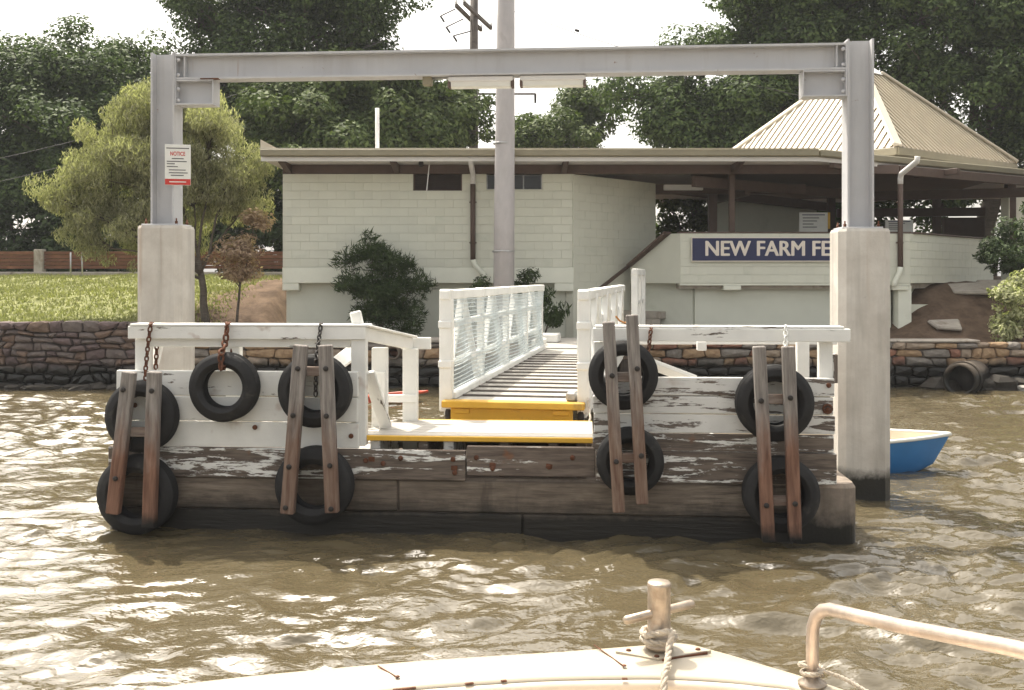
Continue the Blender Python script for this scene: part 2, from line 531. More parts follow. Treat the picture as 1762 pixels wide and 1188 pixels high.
def build_water():
    xs = graded([(-900, -60, 120), (-60, -18, 3), (-18, -8, .10), (-8, 8, .032), (8, 18, .10), (18, 60, 3), (60, 900, 120)])
    ys = graded([(-900, -40, 120), (-40, 1, 2), (1, 3.2, .08), (3.2, 9, .026), (9, 21.0, .05)])
    X, Y = np.meshgrid(xs, ys)
    Z = np.zeros_like(X)
    g = np.random.default_rng(5)
    # gentle domain warp so that crests are not straight
    wx = X.copy(); wy = Y.copy()
    for k in range(7):
        a = g.uniform(0, 2 * np.pi); kk = 2 * np.pi / g.uniform(1.2, 4.5)
        ph = g.uniform(0, 7)
        s = np.sin(kk * (np.cos(a) * X + np.sin(a) * Y) + ph)
        wx = wx + .10 * s * np.cos(a + 1.3); wy = wy + .10 * s * np.sin(a + 1.3)
    for k in range(120):
        lam = np.exp(g.uniform(np.log(.13), np.log(1.5)))
        a = np.pi / 2 + g.normal(.2, .5)
        kk = 2 * np.pi / lam
        slope = .011 if lam > .8 else (.034 if lam > .34 else .038)
        amp = slope / kk
        ph = kk * (np.cos(a) * wx + np.sin(a) * wy) + g.uniform(0, 7)
        s = np.sin(ph)
        Z += amp * (s + .30 * np.cos(2 * ph))
    # gusts: patches of calmer and rougher water
    gu = np.zeros_like(X)
    for k in range(8):
        a = g.uniform(0, 2 * np.pi); kk = 2 * np.pi / g.uniform(2.5, 9)
        gu += np.sin(kk * (np.cos(a) * X + np.sin(a) * Y * .6) + g.uniform(0, 7))
    Z *= np.clip(1.0 + .16 * gu, .55, 1.5)
    far = np.clip((np.maximum(np.abs(X) - 16, 0)) / 10, 0, 1) + np.clip((1 - Y) / 6, 0, 1)
    Z *= np.clip(1 - far, 0, 1)
    Z *= np.clip((20.6 - Y) / 2.5, .35, 1)
    ny, nx = X.shape
    me = bpy.data.meshes.new('water')
    co = np.stack([X, Y, Z], -1).reshape(-1, 3).astype(np.float32)
    i = np.arange(nx * ny).reshape(ny, nx)
    q = np.stack([i[:-1, :-1], i[:-1, 1:], i[1:, 1:], i[1:, :-1]], -1).reshape(-1, 4)
    fill_mesh(me, co, q)
    me.polygons.foreach_set('use_smooth', np.ones(len(q), dtype=bool))
    s = NT('river_water')
    v = s.coord((1, 1.0, 1), world=True)
    c = s.mix(s.rng(s.noise(v, .35, 4), .3, .7), (.080, .064, .036), (.104, .085, .050))
    vr = s.coord((.62, 1.0, 1), world=True)
    h = s.math('ADD', s.noise(vr, 7.0, 3, .5, .4), s.math('MULTIPLY', s.noise(vr, 19.0, 2, .5, .3), .34))
    s.bump(h, .42, .05)
    s.b.inputs['IOR'].default_value = 1.62
    s.fin(c, .02, 0, .6)
    return tag(mesh_obj('water', me, s.m), kind='structure')

def fill_mesh(me, co, q):
    n, k = len(q), q.shape[1]
    me.vertices.add(len(co)); me.vertices.foreach_set('co', np.ascontiguousarray(co, dtype=np.float32).ravel())
    me.loops.add(n * k); me.loops.foreach_set('vertex_index', np.ascontiguousarray(q, dtype=np.int32).ravel())
    me.polygons.add(n); me.polygons.foreach_set('loop_start', np.arange(0, n * k, k, dtype=np.int32))
    try: me.polygons.foreach_set('loop_total', np.full(n, k, dtype=np.int32))
    except Exception: pass
    me.update(calc_edges=True)
build_water()

# ------------------------------------------------------------------ ground
WALL_Y = 20.1
def sstep(x, a, b):
    t = np.clip((x - a) / (b - a), 0, 1); return t * t * (3 - 2 * t)
def ground_z(X, Y):
    X = np.asarray(X, float); Y = np.asarray(Y, float)
    left = 1.28 + .55 * sstep(Y, 20.5, 25) + .42 * sstep(Y, 24, 31)
    mid = .84 + .02 * (Y - 20) + 1.3 * sstep(Y, 24.5, 28)
    right = .88 + 1.25 * sstep(Y, 20.7, 23.6)
    dirt = .92 + 1.25 * sstep(Y, 20.4, 25.5)
    tl = sstep(X, -7.2, -6.3); tb = sstep(X, -5.6, -5.1); tr = sstep(X, 7.9, 9.6)
    z = left * (1 - tl) + dirt * tl * (1 - tb) + mid * tb * (1 - tr) + right * tr
    z = z * (1 - sstep(Y, 27, 33)) + 2.28 * sstep(Y, 27, 33)
    b = .03 * np.sin(X * 2.1 + 1) * np.sin(Y * 1.7) + .02 * np.sin(X * 5.3) * np.sin(Y * 4.1 + 2)
    return z + b * (1 - sstep(Y, 34, 40)) * np.clip((Y - 20.3) * 2, 0, 1)
def gz(x, y): return float(ground_z(x, y))

def build_ground():
    xs = graded([(-900, -60, 120), (-60, -16, 2), (-16, 16, .22), (16, 60, 2), (60, 900, 120)])
    ys = graded([(20.25, 34, .22), (34, 60, 2), (60, 900, 120)])
    X, Y = np.meshgrid(xs, ys)
    Z = ground_z(X, Y)
    ny, nx = X.shape
    co = np.stack([X, Y, Z], -1).reshape(-1, 3)
    i = np.arange(nx * ny).reshape(ny, nx)
    q = np.stack([i[:-1, :-1], i[:-1, 1:], i[1:, 1:], i[1:, :-1]], -1).reshape(-1, 4)
    me = bpy.data.meshes.new('ground'); fill_mesh(me, co, q)
    me.polygons.foreach_set('use_smooth', np.ones(len(q), dtype=bool))
    s = NT('bank_soil_and_turf')
    v = s.coord((1, 1, 1), world=True)
    dirt = s.mix(s.rng(s.noise(v, 2.5, 7, .65), .3, .7), (.07, .048, .034), (.185, .13, .092))
    turf = s.mix(s.rng(s.noise(v, 3.5, 6, .65), .3, .7), (.15, .165, .07), (.28, .28, .135))
    g = s.n('NewGeometry'); x = s.n('SeparateXYZ'); s.l(g.outputs['Position'], x.inputs[0])
    edge = s.math('ADD', x.outputs['X'], s.math('MULTIPLY', s.noise(v, 1.1, 5, .6), 2.4))
    c = s.mix(s.rng(edge, -6.6, -5.9), turf, dirt)
    s.bump(s.noise(v, 14, 6, .7), .6, .05)
    s.fin(c, .95, 0, .1)
    return tag(mesh_obj('ground', me, s.m), kind='structure')
build_ground()

def grass():
    g = np.random.default_rng(3)
    n = 26000
    X = g.uniform(-16, -6.1, n); Y = 20.5 + 11.5 * g.uniform(0, 1, n) ** 1.2
    keep = (X < -6.6 + g.normal(0, .35, n))
    X, Y = X[keep], Y[keep]; n = len(X)
    Z = ground_z(X, Y) - .01
    h = g.uniform(.04, .11, n); a = g.uniform(0, np.pi, n); wd = g.uniform(.012, .03, n)
    lx, ly = g.normal(0, .04, n), g.normal(0, .04, n)
    co = np.empty((n, 3, 3))
    co[:, 0] = np.stack([X - np.cos(a) * wd, Y - np.sin(a) * wd, Z], -1)
    co[:, 1] = np.stack([X + np.cos(a) * wd, Y + np.sin(a) * wd, Z], -1)
    co[:, 2] = np.stack([X + lx, Y + ly, Z + h], -1)
    me = bpy.data.meshes.new('grass'); fill_mesh(me, co.reshape(-1, 3), np.arange(n * 3).reshape(-1, 3))
    tag(mesh_obj('grass', me, LEAF_GRS), 'short sunlit lawn grass on the bank above the sea wall', 'grass', kind='stuff')
grass()

# ------------------------------------------------------------------ stone sea walls
def stone_wall(root, x0, x1, top, mats, avg_w, avg_h, seed, yoff, limit=298, rough=.5):
    """interlocking rubble: uneven courses, slanting joints, every stone its own piece with a bulging face"""
    r = random.Random(seed)
    ph = [r.uniform(0, 6) for _ in range(6)]
    zs = [-.12]
    while zs[-1] < top - .10: zs.append(zs[-1] + r.uniform(.7, 1.35) * avg_h)
    zs[-1] = top
    def zl(i, x):
        if i == len(zs) - 1: return top + .012 * math.sin(3 * x + ph[0])
        return zs[i] + avg_h * .22 * rough * 2 * (math.sin(2.3 * x + ph[i % 6] * 3 + i * 2.1) * .6 + math.sin(6.1 * x + i * 1.7 + ph[(i + 1) % 6]) * .5)
    cnt = 0
    for i in range(len(zs) - 1):
        x = x0; sl = 0.0
        while x < x1 - .05 and cnt < limit:
            ww = min(r.uniform(.5, 1.6) * avg_w, x1 - x)
            if x1 - x - ww < .12: ww = x1 - x
            sl2 = r.uniform(-.25, .25) * avg_h * rough * 2
            c = [(x + sl, zl(i, x)), (x + ww + sl2, zl(i, x + ww)), (x + ww - sl2, zl(i + 1, x + ww)), (x - sl, zl(i + 1, x))]
            xm = sum(p[0] for p in c) / 4; zm = sum(p[1] for p in c) / 4
            g = .006
            ring = []
            for k in range(4):
                p, q = c[k], c[(k + 1) % 4]
                for t in (r.uniform(.10, .2), r.uniform(.45, .55), r.uniform(.8, .9)):
                    ring.append((p[0] + (q[0] - p[0]) * t + r.uniform(-.006, .006), p[1] + (q[1] - p[1]) * t + r.uniform(-.006, .006)))
            n_ = len(ring); proud = r.uniform(.0, .035) * (1 + rough)
            hx = max(ww, .05); hz = max(c[2][1] - c[1][1], .05)
            def sh(k, y):
                out = []
                for (a, b) in ring:
                    dx, dz = a - xm, b - zm
                    out.append((dx * (1 - k / hx * 2), y, dz * (1 - k / hz * 2)))
                return out
            V = sh(g * .5, .10) + sh(g * .6, -.03 - proud * .4) + sh(g + .014, -.055 - proud) + [(r.uniform(-.1, .1) * ww, -.08 - proud - r.uniform(0, .025), 0)]
            F = [[l * n_ + k, l * n_ + (k + 1) % n_, (l + 1) * n_ + (k + 1) % n_, (l + 1) * n_ + k] for l in range(2) for k in range(n_)]
            F += [[2 * n_ + k, 2 * n_ + (k + 1) % n_, 3 * n_] for k in range(n_)]
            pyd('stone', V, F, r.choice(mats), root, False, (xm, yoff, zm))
            cnt += 1; x += ww; sl = sl2
    return cnt

wl_root = thing('rubble_sea_wall', 'tall rough rubble stone sea wall below the sunlit lawn', 'wall', (-9, WALL_Y, 0))
span('wall_core', wl_root, MORTAR, -31, 2.25, .02, .5, -1.5, 1.22, .05)
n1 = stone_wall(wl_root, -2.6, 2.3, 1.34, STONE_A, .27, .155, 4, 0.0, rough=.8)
tmp = []
r_ = random.Random(9)
for i in range(420):
    V, F = cbox_geo(r_.uniform(.25, .6), .22, r_.uniform(.14, .26), .04)
    dx, dz = r_.uniform(-30, -2.75), r_.uniform(-.1, 1.25)
    tmp.append(([(x + dx, y + r_.uniform(-.02, .02), z + dz) for x, y, z in V], F))
V, F = merge(tmp)
tag(pyd('far_stones', V, F, STONE_A[0], wl_root), kind='stuff')

wr_root = thing('coursed_sea_wall', 'low ochre and red stone sea wall under the ferry building', 'wall', (0, WALL_Y, 0))
span('wall_core', wr_root, MORTAR, -6.68, 40, .03, .5, -1.5, .80, .05)
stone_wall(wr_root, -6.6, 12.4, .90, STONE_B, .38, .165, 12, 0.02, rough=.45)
span('ledge', wr_root, RUNCONC, -6.6, 1.0, -.1, .55, .905, .985, .02)
for a in (1.05, 2.75, 4.45, 6.15, 7.85):
    span('coping_slab', wr_root, RUNCONC, a, a + 1.66, -.06, .5, .905, .955, .02)

# rocks and drain pipes at the foot of the wall
def rock(loc, s, mat, label, group, name='rock'):
    bm = bmesh.new(); bmesh.ops.create_icosphere(bm, subdivisions=2, radius=1)
    r2 = random.Random(int(loc[0] * 997))
    ph = [r2.uniform(0, 6) for _ in range(3)]
    for v in bm.verts:
        k = 1 + .22 * math.sin(3 * v.co.x + ph[0]) * math.sin(2.6 * v.co.y + ph[1]) + .16 * math.sin(5 * v.co.z + ph[2]) + r2.uniform(-.07, .07)
        v.co = Vector((v.co.x * s[0], v.co.y * s[1], v.co.z * s[2])) * k
    me = bpy.data.meshes.new(name); bm.to_mesh(me); bm.free()
    tag(mesh_obj(name, me, mat, None, loc, (0, 0, r2.uniform(0, 3))), label, 'rock', group)
r_ = random.Random(21)
for i in range(11):
    rock((-10.6 + i * .34 + r_.uniform(-.12, .12), 19.75 + r_.uniform(-.15, .1), .02), (r_.uniform(.12, .34), .2, r_.uniform(.04, .12)), WETROCK,
         'dark wet rock at the foot of the rubble sea wall below the lawn', 'wet rocks below the lawn wall')
for i in range(9):
    rock((8.4 + i * .36 + r_.uniform(-.12, .12), 19.7 + r_.uniform(-.15, .1), .05), (r_.uniform(.14, .34), .24, r_.uniform(.1, .24)), WETROCK,
         'dark wet rock at the waterline beside the drain pipe', 'wet rocks beside the drain pipe')
PALEROCK = plain('pale_splashed_rock', (.42, .40, .36), .6, .3, 6, .4, dirt=(.08, .07, .05))
rock((10.15, 19.45, .02), (.26, .16, .10), PALEROCK, 'pale rock half awash in front of the wall stones', None)
ring = [(.265, 0), (.315, 0), (.315, 1.1), (.265, 1.1)]
dp = thing('drain_pipe', 'wide concrete drain pipe lying at the waterline under the sea wall', 'pipe', (8.70, 19.2, .24), R(-38))
lathe('pipe_barrel', dp, MORTAR, ring, 24, 'Y', True, closed=True)
lathe('bore_shade', dp, DARKIRON, [(0, .35), (.262, .35), (.262, .37), (0, .37)], 24, 'Y', True)  # dark disc standing in for the shade inside the pipe
lathe('collar', dp, MORTAR, [(.317, .22), (.35, .22), (.35, .34), (.317, .34)], 24, 'Y', True, closed=True)
dp2 = thing('outlet_pipe', 'small round outlet pipe in the wall behind the white corner railing', 'pipe', (-2.38, 19.72, .72))
lathe('pipe_barrel', dp2, MORTAR, [(.10, 0), (.14, 0), (.14, .5), (.10, .5)], 20, 'Y', True, closed=True)

# slabs of broken paving on the right bank
for (px, py, Y, sx, sy) in ((1675, 508, 22.9, 1.0, .7), (1712, 505, 23.1, .7, .5), (1628, 548, 21.6, .6, .5)):
    p = at(px, py, Y)
    V, F = cbox_geo(sx, sy, .09, .03)
    V = [(x * (1 + .15 * math.sin(7 * y)), y * (1 + .2 * math.sin(5 * x)), z) for x, y, z in V]
    tag(pyd('paving_slab', V, F, RUNCONC, None, loc=(p.x, Y, gz(p.x, Y) + .05), rot=(R(18), R(rng.uniform(-5, 5)), rng.uniform(-.5, .5))),
        'broken concrete slab lying on the bare earth bank', 'slab', 'broken slabs on the bank')

# ------------------------------------------------------------------ ferry building
FB = thing('ferry_building', 'pale green block ferry building with flat eaves and a pyramid roof', 'building', (0, 22, 0))
Y0 = 22.0
def B(p): return (p[0], p[1] - Y0, p[2])
ZB, ZT = 2.10, 4.53          # floor line, wall top
XL, XC = -5.10, 1.346        # front room
AX, AY = 3.494, 24.148       # far end of its slanting wall

def block_wall(p, q, z0, z1, rows, blk, skip=(), stuff=False, out=.012):
    """painted concrete blocks laid in stretcher bond over a backing slab; p->q seen from outside, left to right"""
    p, q = Vector((p[0], p[1] - Y0, 0)), Vector((q[0], q[1] - Y0, 0))
    d = (q - p).normalized(); L = (q - p).length; ang = math.atan2(d.y, d.x)
    nrm = Vector((d.y, -d.x, 0)); h = (z1 - z0) / rows
    parts = []
    for r in range(rows):
        x = -(blk / 2 if r % 2 else 0)
        while x < L - .01:
            a, b = max(x, 0), min(x + blk, L); x += blk
            if b - a < .03: continue
            zc = z0 + (r + .5) * h
            pieces = [(a, b, zc - h / 2, zc + h / 2)]
            for (s0, s1, t0, t1) in skip:
                nw = []
                for (aa, bb, ta, tb) in pieces:
                    if bb <= s0 or aa >= s1 or tb <= t0 or ta >= t1: nw.append((aa, bb, ta, tb)); continue
                    if aa < s0: nw.append((aa, s0, ta, tb))
                    if bb > s1: nw.append((s1, bb, ta, tb))
                    m0, m1 = max(aa, s0), min(bb, s1)
                    if ta < t0 - .02: nw.append((m0, m1, ta, t0))
                    if tb > t1 + .02: nw.append((m0, m1, t1, tb))
                pieces = nw
            for (aa, bb, ta, tb) in pieces:
                if bb - aa < .03 or tb - ta < .02: continue
                c = p + d * ((aa + bb) / 2) + nrm * (out / 2 + rng.uniform(-.0015, .0015)) + Vector((0, 0, (ta + tb) / 2))
                sz = (bb - aa - .002, out + .02, tb - ta - .0035)
                if stuff:
                    V, F = cbox_geo(*sz, .003)
                    m = Matrix.Translation(c) @ Matrix.Rotation(ang, 4, 'Z')
                    parts.append(([m @ Vector(v) for v in V], F))
                else:
                    box('block', FB, GREEN, c, (round(sz[0], 2) - .001, sz[1], sz[2]), .002, (0, 0, ang))
    if stuff:
        V, F = merge(parts)
        tag(pyd('blockwork', V, F, GREEN, FB), kind='stuff')

# front room, upper storey
WIN = [((711 - 881) * .012941, (795 - 881) * .012941, 4.165, ZT), ((837 - 881) * .012941, (933 - 881) * .012941, 4.19, ZT)]
for a, b, z0, z1 in ((XL, WIN[0][0], 2.46, ZT), (WIN[0][1], WIN[1][0], 2.46, ZT), (WIN[1][1], XC, 2.46, ZT), (WIN[0][0], WIN[0][1], 2.46, 4.165), (WIN[1][0], WIN[1][1], 2.46, 4.19)):
    span('wall', FB, JOINT, a, b, .012, .24, z0, z1, .001)
block_wall((XL, Y0), (XC, Y0), 2.46, ZT, 11, .40, [(w_[0] - XL, w_[1] - XL, w_[2], w_[3] + 1) for w_ in WIN])
wallpoly('wall', FB, JOINT, (XC + .02, .0), (AX, AY - Y0), [(0, .7), (3.02, .7), (3.02, ZT), (0, ZT)], .22)
block_wall((XC, Y0), (AX, AY), ZB - .17, ZT, 13, .40, stuff=True)
wallpoly('wall', FB, GREEN2, (XL + .02, 7.5), (XL + .02, .25), [(0, .8), (7.24, .8), (7.24, ZT), (0, ZT)], .22)
span('wall', FB, GREEN2, XL + .1, 3.2, 7.3, 7.5, .8, ZT)
# windows
w1 = span('window', FB, LOUVRE, WIN[0][0], WIN[0][1], .10, .13, 4.165, ZT, .004)
for k in range(8):
    box('louvre_blade', w1, LOUVRE, (0, -.03, -.155 + k * .044), (WIN[0][1] - WIN[0][0] - .06, .006, .05), .001, (R(35), 0, 0))
for s_ in (-1, 1):
    box('frame', w1, BROWN, (s_ * ((WIN[0][1] - WIN[0][0]) / 2 - .015), -.04, 0), (.03, .06, .36), .003)
box('sill', w1, BROWN, (0, -.06, -.175), (WIN[0][1] - WIN[0][0], .1, .02), .003)
w2 = span('window', FB, GALV, WIN[1][0], WIN[1][1], .13, .15, 4.19, ZT, .004)
wd2 = WIN[1][1] - WIN[1][0]
for k in range(3):
    box('pane', w2, DARKGL, (-wd2 / 2 + wd2 / 6 + k * wd2 / 3, -.04, 0), (wd2 / 3 - .03, .008, .30), .001)
for k in range(4):
    box('frame', w2, GALV, (-wd2 / 2 + .012 + k * (wd2 - .024) / 3, -.04, 0), (.024, .05, .34), .003)
# floor band and lower storey
span('floor_band', FB, CREAMB, XL - .01, XC + .03, -.03, .3, ZB, 2.455, .012)
span('corbel', FB, CREAMB, XL - .008, XL + .36, -.025, .28, 1.94, ZB - .002, .012)
span('corbel', FB, CREAMB, XC - .40, XC + .028, -.025, .28, 1.92, ZB - .002, .012)
span('lower_wall', FB, GREEN2, XL + .1, XC + .05, .22, .45, .6, ZB, .004)
span('doorway_panel', FB, GREEN2, .62, 1.25, .19, .23, .88, 2.0, .006)
span('doorway_trim', FB, GREEN, 1.25, 1.29, .18, .23, .88, 2.02, .004)
# the eaves: beam, soffit, fascia, gutter, outriggers
R0, R1, R2, R3 = (-5.33, 21.0), (6.47, 21.0), (12.9, 24.9), (16.2, 31.0)
def shift(p, q, d):
    v = Vector((q[0] - p[0], q[1] - p[1])).normalized(); return (-v.y * d, v.x * d)
poly_roof = [(p[0], p[1] - Y0) for p in (R0, R1, R2, R3, (9.0, 33.5), (-5.33, 31.5))]
prism('roof_deck', FB, SOFFIT, poly_roof, 4.74, 4.86)
for (a, b) in ((R0, R1), (R1, R2), (R2, R3)):
    a2, b2 = (a[0], a[1] - Y0), (b[0], b[1] - Y0)
    d = Vector((b2[0] - a2[0], b2[1] - a2[1], 0)).normalized(); nrm = Vector((d.y, -d.x, 0))
    e0, e1 = Vector((a2[0], a2[1], 0)) - d * .0, Vector((b2[0], b2[1], 0)) + d * .02
    beam('fascia', FB, SOFFIT, e0 + nrm * .015 + Vector((0, 0, 4.742)), e1 + nrm * .015 + Vector((0, 0, 4.742)), .03, .095, .004)
    beam('gutter', FB, GUTTER, e0 + nrm * .07 + Vector((0, 0, 4.868)), e1 + nrm * .07 + Vector((0, 0, 4.868)), .14, .15, .02)
beam('gutter_bead', FB, GUTTER, (R0[0], -1.145, 4.945), (R1[0], -1.145, 4.945), .03, .022, .006)
pyd('parapet_fin', [(-5.36, -.95, 4.95), (-4.95, -.9, 4.95), (-5.36, -.95, 5.17), (-5.36, -.85, 4.95), (-4.95, -.8, 4.95), (-5.36, -.85, 5.17)],
    [(0, 1, 2), (3, 5, 4), (0, 3, 4, 1), (1, 4, 5, 2), (2, 5, 3, 0)], RIDGE, FB)
span('eaves_beam', FB, BROWN, XL, 8.6, -.035, .11, ZT + .004, 4.735, .006)
beam('eaves_beam', FB, BROWN, (8.6, .04, 4.62), (13.2, 2.85, 4.62), .14, .2, .006)
span('eaves_beam', FB, BROWN, 3.4, 7.2, 2.2, 2.36, 4.28, 4.52, .006)
for px in (492, 680, 972, 1268):
    x = (px - 881) * .01275
    pyd('outrigger', [(x - .06, -.8, 4.70), (x + .06, -.8, 4.70), (x + .06, -.04, 4.55), (x - .06, -.04, 4.55),
                      (x - .06, -.8, 4.738), (x + .06, -.8, 4.738), (x + .06, -.04, 4.738), (x - .06, -.04, 4.738)],
        [(0, 1, 2, 3), (4, 5, 6, 7), (0, 1, 5, 4), (1, 2, 6, 5), (2, 3, 7, 6), (3, 0, 4, 7)], BROWN, FB)
beam('outrigger', FB, BROWN, (6.9, -.7, 4.66), (7.6, .1, 4.66), .12, .13, .006)
beam('outrigger', FB, BROWN, (10.2, .55, 4.66), (9.6, 1.5, 4.66), .12, .13, .006)
# downpipes
def downpipe(px, elbow_px, foot, zfoot, yw):
    x, xe = (px - 881) * .012941, (elbow_px - 881) * .0124
    dpp = tube('downpipe', FB, BROWN, [(x, yw - .075, 4.42), (x, yw - .075, zfoot + .12)], .058, 10)
    V, F = tube_geo([(xe, -1.0, 4.80), (xe, -.98, 4.70), (x, yw - .12, 4.52), (x, yw - .075, 4.42), (x, yw - .075, 4.30)], .06, 10)
    pyd('pipe_elbow', V, F, SOFFIT, dpp, True)
    V, F = tube_geo([(x, yw - .075, zfoot + .13), (x + foot * .2, yw - .085, zfoot), (x + foot, yw - .1, zfoot - .22), (x + foot * 1.1, yw - .1, zfoot - .32)], .056, 10)
    pyd('pipe_shoe', V, F, CREAMB, dpp, True)
    for z in (3.9, 3.0):
        box('bracket', dpp, BROWN, (x, yw - .03, z), (.16, .06, .03), .003)
downpipe(814, 810, .26, 2.50, 0)
downpipe(1547, 1576, -.14, 2.34, 0)
lamp = span('eaves_lamp', FB, DARKIRON, -2.0, -1.9, -.86, -.76, 4.6, 4.72, .02)
beam('lamp_rod', FB, SOFFIT, (-1.78, -.7, 4.7), (-1.84, -.7, 4.10), .02, .02, .004, (0, 1, 0))

# pavilion: floor, parapets, lower walls
PX0, PX1 = 3.74, 8.85
PT = 3.21
span('parapet', FB, JOINT, PX0, PX1, .012, .2, ZB, PT, .002)
block_wall((PX0, Y0), (PX1, Y0), ZB, PT, 6, .40)
dA = (PX1 + 3.6, 3.6)
wallpoly('parapet', FB, JOINT, (PX1 + .006, .006), dA, [(0, ZB), (5.08, ZB), (5.08, PT), (0, PT)], .2)
block_wall((PX1, Y0), (dA[0], dA[1] + Y0), ZB, PT, 6, .40, stuff=True)
dB = (PX0 - .98, .98)
wallpoly('stair_parapet', FB, GREEN, dB, (PX0, .0), [(0, ZB), (1.386, ZB), (1.386, PT), (1.14, PT), (0, 2.46)], .2)
wallpoly('lower_wall', FB, GREEN2, (dB[0] + .14, dB[1] + .14), (PX0 + .28, .26), [(0, .6), (1.44, .6), (1.44, ZB), (0, ZB)], .2)
for (a, b) in (((PX0 - .03, -.02, PT + .018), (PX1 + .03, -.02, PT + .018)),):
    beam('parapet_cap', FB, BROWN, (a[0], .09, a[2]), (b[0], .09, b[2]), .26, .034, .006)
beam('parapet_cap', FB, BROWN, (PX1 + .05, .12, PT + .018), (dA[0], dA[1] + .09, PT + .018), .26, .034, .006)
beam('stair_rail', FB, BROWN, (dB[0] - .03, dB[1] - .05, 2.50), (PX0 - .25, .14, PT + .03), .24, .05, .006)
beam('handrail', FB, BROWN, (2.02, .58, 1.98), (2.86, 1.36, 2.58), .06, .07, .01)
span('lower_wall', FB, GREEN2, PX0 + .38, 8.55, .28, .5, .6, ZB, .004)
span('slab_edge', FB, CREAMB, PX0 - .004, PX1 + .02, -.012, .3, ZB - .05, ZB - .002, .004)
span('corbel', FB, CREAMB, 4.71, 5.10, -.015, .28, 1.945, ZB - .053, .012)
span('corbel', FB, CREAMB, 8.47, 8.82, -.015, .28, 1.945, ZB - .053, .012)
span('pilaster', FB, CREAMB, 8.62, 8.92, .05, .4, .9, ZB - .052, .012)
wallpoly('lower_wall', FB, GREEN2, (8.9, .55), (11.6, 3.25), [(0, .6), (3.8, .6), (3.8, ZB), (0, ZB)], .2)
wallpoly('buttress', FB, GREEN, (8.98, .30), (9.95, .42), [(0, .85), (.35, .85), (.95, 1.52), (.95, 1.62), (0, 1.62)], .16)
prism('pavilion_floor', FB, RUNCONC, [(PX0, .1), (PX1 - .1, .1), (dA[0], dA[1] + .15), (13.2, 8), (9, 10.5), (4.2, 9), (3.7, 2.5)], ZB - .12, ZB + .02)
# pavilion: posts, beams, rear walls and ceiling
for (px, Y, sz) in ((1259, 22.6, .13), (1226, 24.6, .2), (1738, 25.9, .22), (1430, 28.5, .2), (1612, 29.6, .2)):
    p = at(px, 400, Y)
    span('post', FB, BROWN, p.x - sz / 2, p.x + sz / 2, Y - Y0 - sz / 2, Y - Y0 + sz / 2, ZB, 4.73, .01)
wallpoly('rear_wall', FB, GREEN2, (5.4, 4.4), (9.0, 7.2), [(0, ZB), (4.56, ZB), (4.56, 4.45), (0, 4.45)], .2)
span('rear_wall', FB, BROWN, 12.35, 13.5, 6.2, 6.4, ZB, 3.95, .01)
wallpoly('end_wall', FB, GREEN, (12.95, 3.75), (15.2, 5.8), [(0, 1.9), (3.0, 1.9), (3.0, 4.5), (0, 4.5)], .2)
for a, b in (((4.1, .3, 4.40), (9.6, 4.4, 4.40)), ((9.6, 4.4, 4.40), (13.2, 3.1, 4.40)), ((3.9, 2.4, 4.42), (9.2, 6.9, 4.30)), ((9.4, 6.6, 4.1), (13.4, 6.0, 4.1)),
             ((5.6, 1.5, 4.30), (5.3, 4.5, 4.30))):
    beam('roof_beam', FB, BROWN, a, b, .14, .24, .006)
prism('ceiling_lining', FB, BROWN, [(4.0, .6), (8.6, .6), (12.2, 3.3), (12.8, 7.5), (9, 9.0), (5.2, 5.2)], 4.69, 4.725)
span('light_batten', FB, SOFFIT, 3.62, 4.55, 1.5, 1.62, 4.31, 4.44, .015)
# stairs between the two blocks
for k in range(7):
    a = Vector((1.95 + .0, .75, 0)); d = Vector((.72, .69, 0)).normalized(); nrm = Vector((d.y, -d.x, 0))
    c = a + d * (.15 + k * .28) + nrm * .62
    box('stair_tread', FB, RUNCONC, (c.x, c.y, .86 + k * .17), (.30, 1.1, .17 - .002), .01, (0, 0, math.atan2(d.y, d.x)))

# pyramid roof: sheets between the hips, ridge cappings, ventilator cap
C0 = Vector((9.5, 5.0, 0)); RB = 4.05; ZBASE, ZAP = 5.28, 8.15
a0 = R(-97.5)
corners = [C0 + Vector((math.cos(a0 + k * math.pi / 2), math.sin(a0 + k * math.pi / 2), 0)) * RB + Vector((0, 0, ZBASE)) for k in range(4)]
apex = C0 + Vector((0, 0, ZAP))
ZC = ZAP - .42
for k in range(4):
    A, Bc = corners[k], corners[(k + 1) % 4]
    n = 30 if k in (0, 3) else 16
    nrm = (Bc - A).cross(apex - A).normalized()
    if nrm.z < 0: nrm = -nrm
    mid = (A + Bc) / 2
    up = (apex - mid); tmax = (ZC - ZBASE) / (ZAP - ZBASE)
    for i in range(n):
        s0, s1 = i / n, (i + 1) / n
        def topt(s): return min(1 - abs(2 * s - 1), tmax)
        def P(s, t): return A + (Bc - A) * s + up * t
        t0, t1 = topt(s0), topt(s1)
        rb = (s1 - s0) * .22
        V = [P(s0, 0), P(s0 + rb, 0) , P(s1, 0), P(s1, t1), P(s0 + rb, topt(s0 + rb)), P(s0, t0)]
        rl = nrm * .035
        V2 = [P(s0, 0) + rl, P(s0 + rb, 0) + rl, P(s0 + rb, topt(s0 + rb)) + rl, P(s0, t0) + rl]
        F = [(1, 2, 3, 4), (6, 7, 8, 9), (0, 1, 7, 6), (1, 4, 8, 7), (0, 6, 9, 5)]
        pyd('roof_sheet', V + V2, F, ROOFC, FB)
    beam('ridge_capping', FB, RIDGE, A + Vector((0, 0, .03)), apex + (A - apex) * (.42 / (ZAP - ZBASE)) * .9 + Vector((0, 0, .03)), .24, .07, .02, nrm + Vector((0, 0, 1)))
    beam('roof_fascia', FB, GUTTER, A - Vector((0, 0, .10)), Bc - Vector((0, 0, .10)), .08, .17, .01)
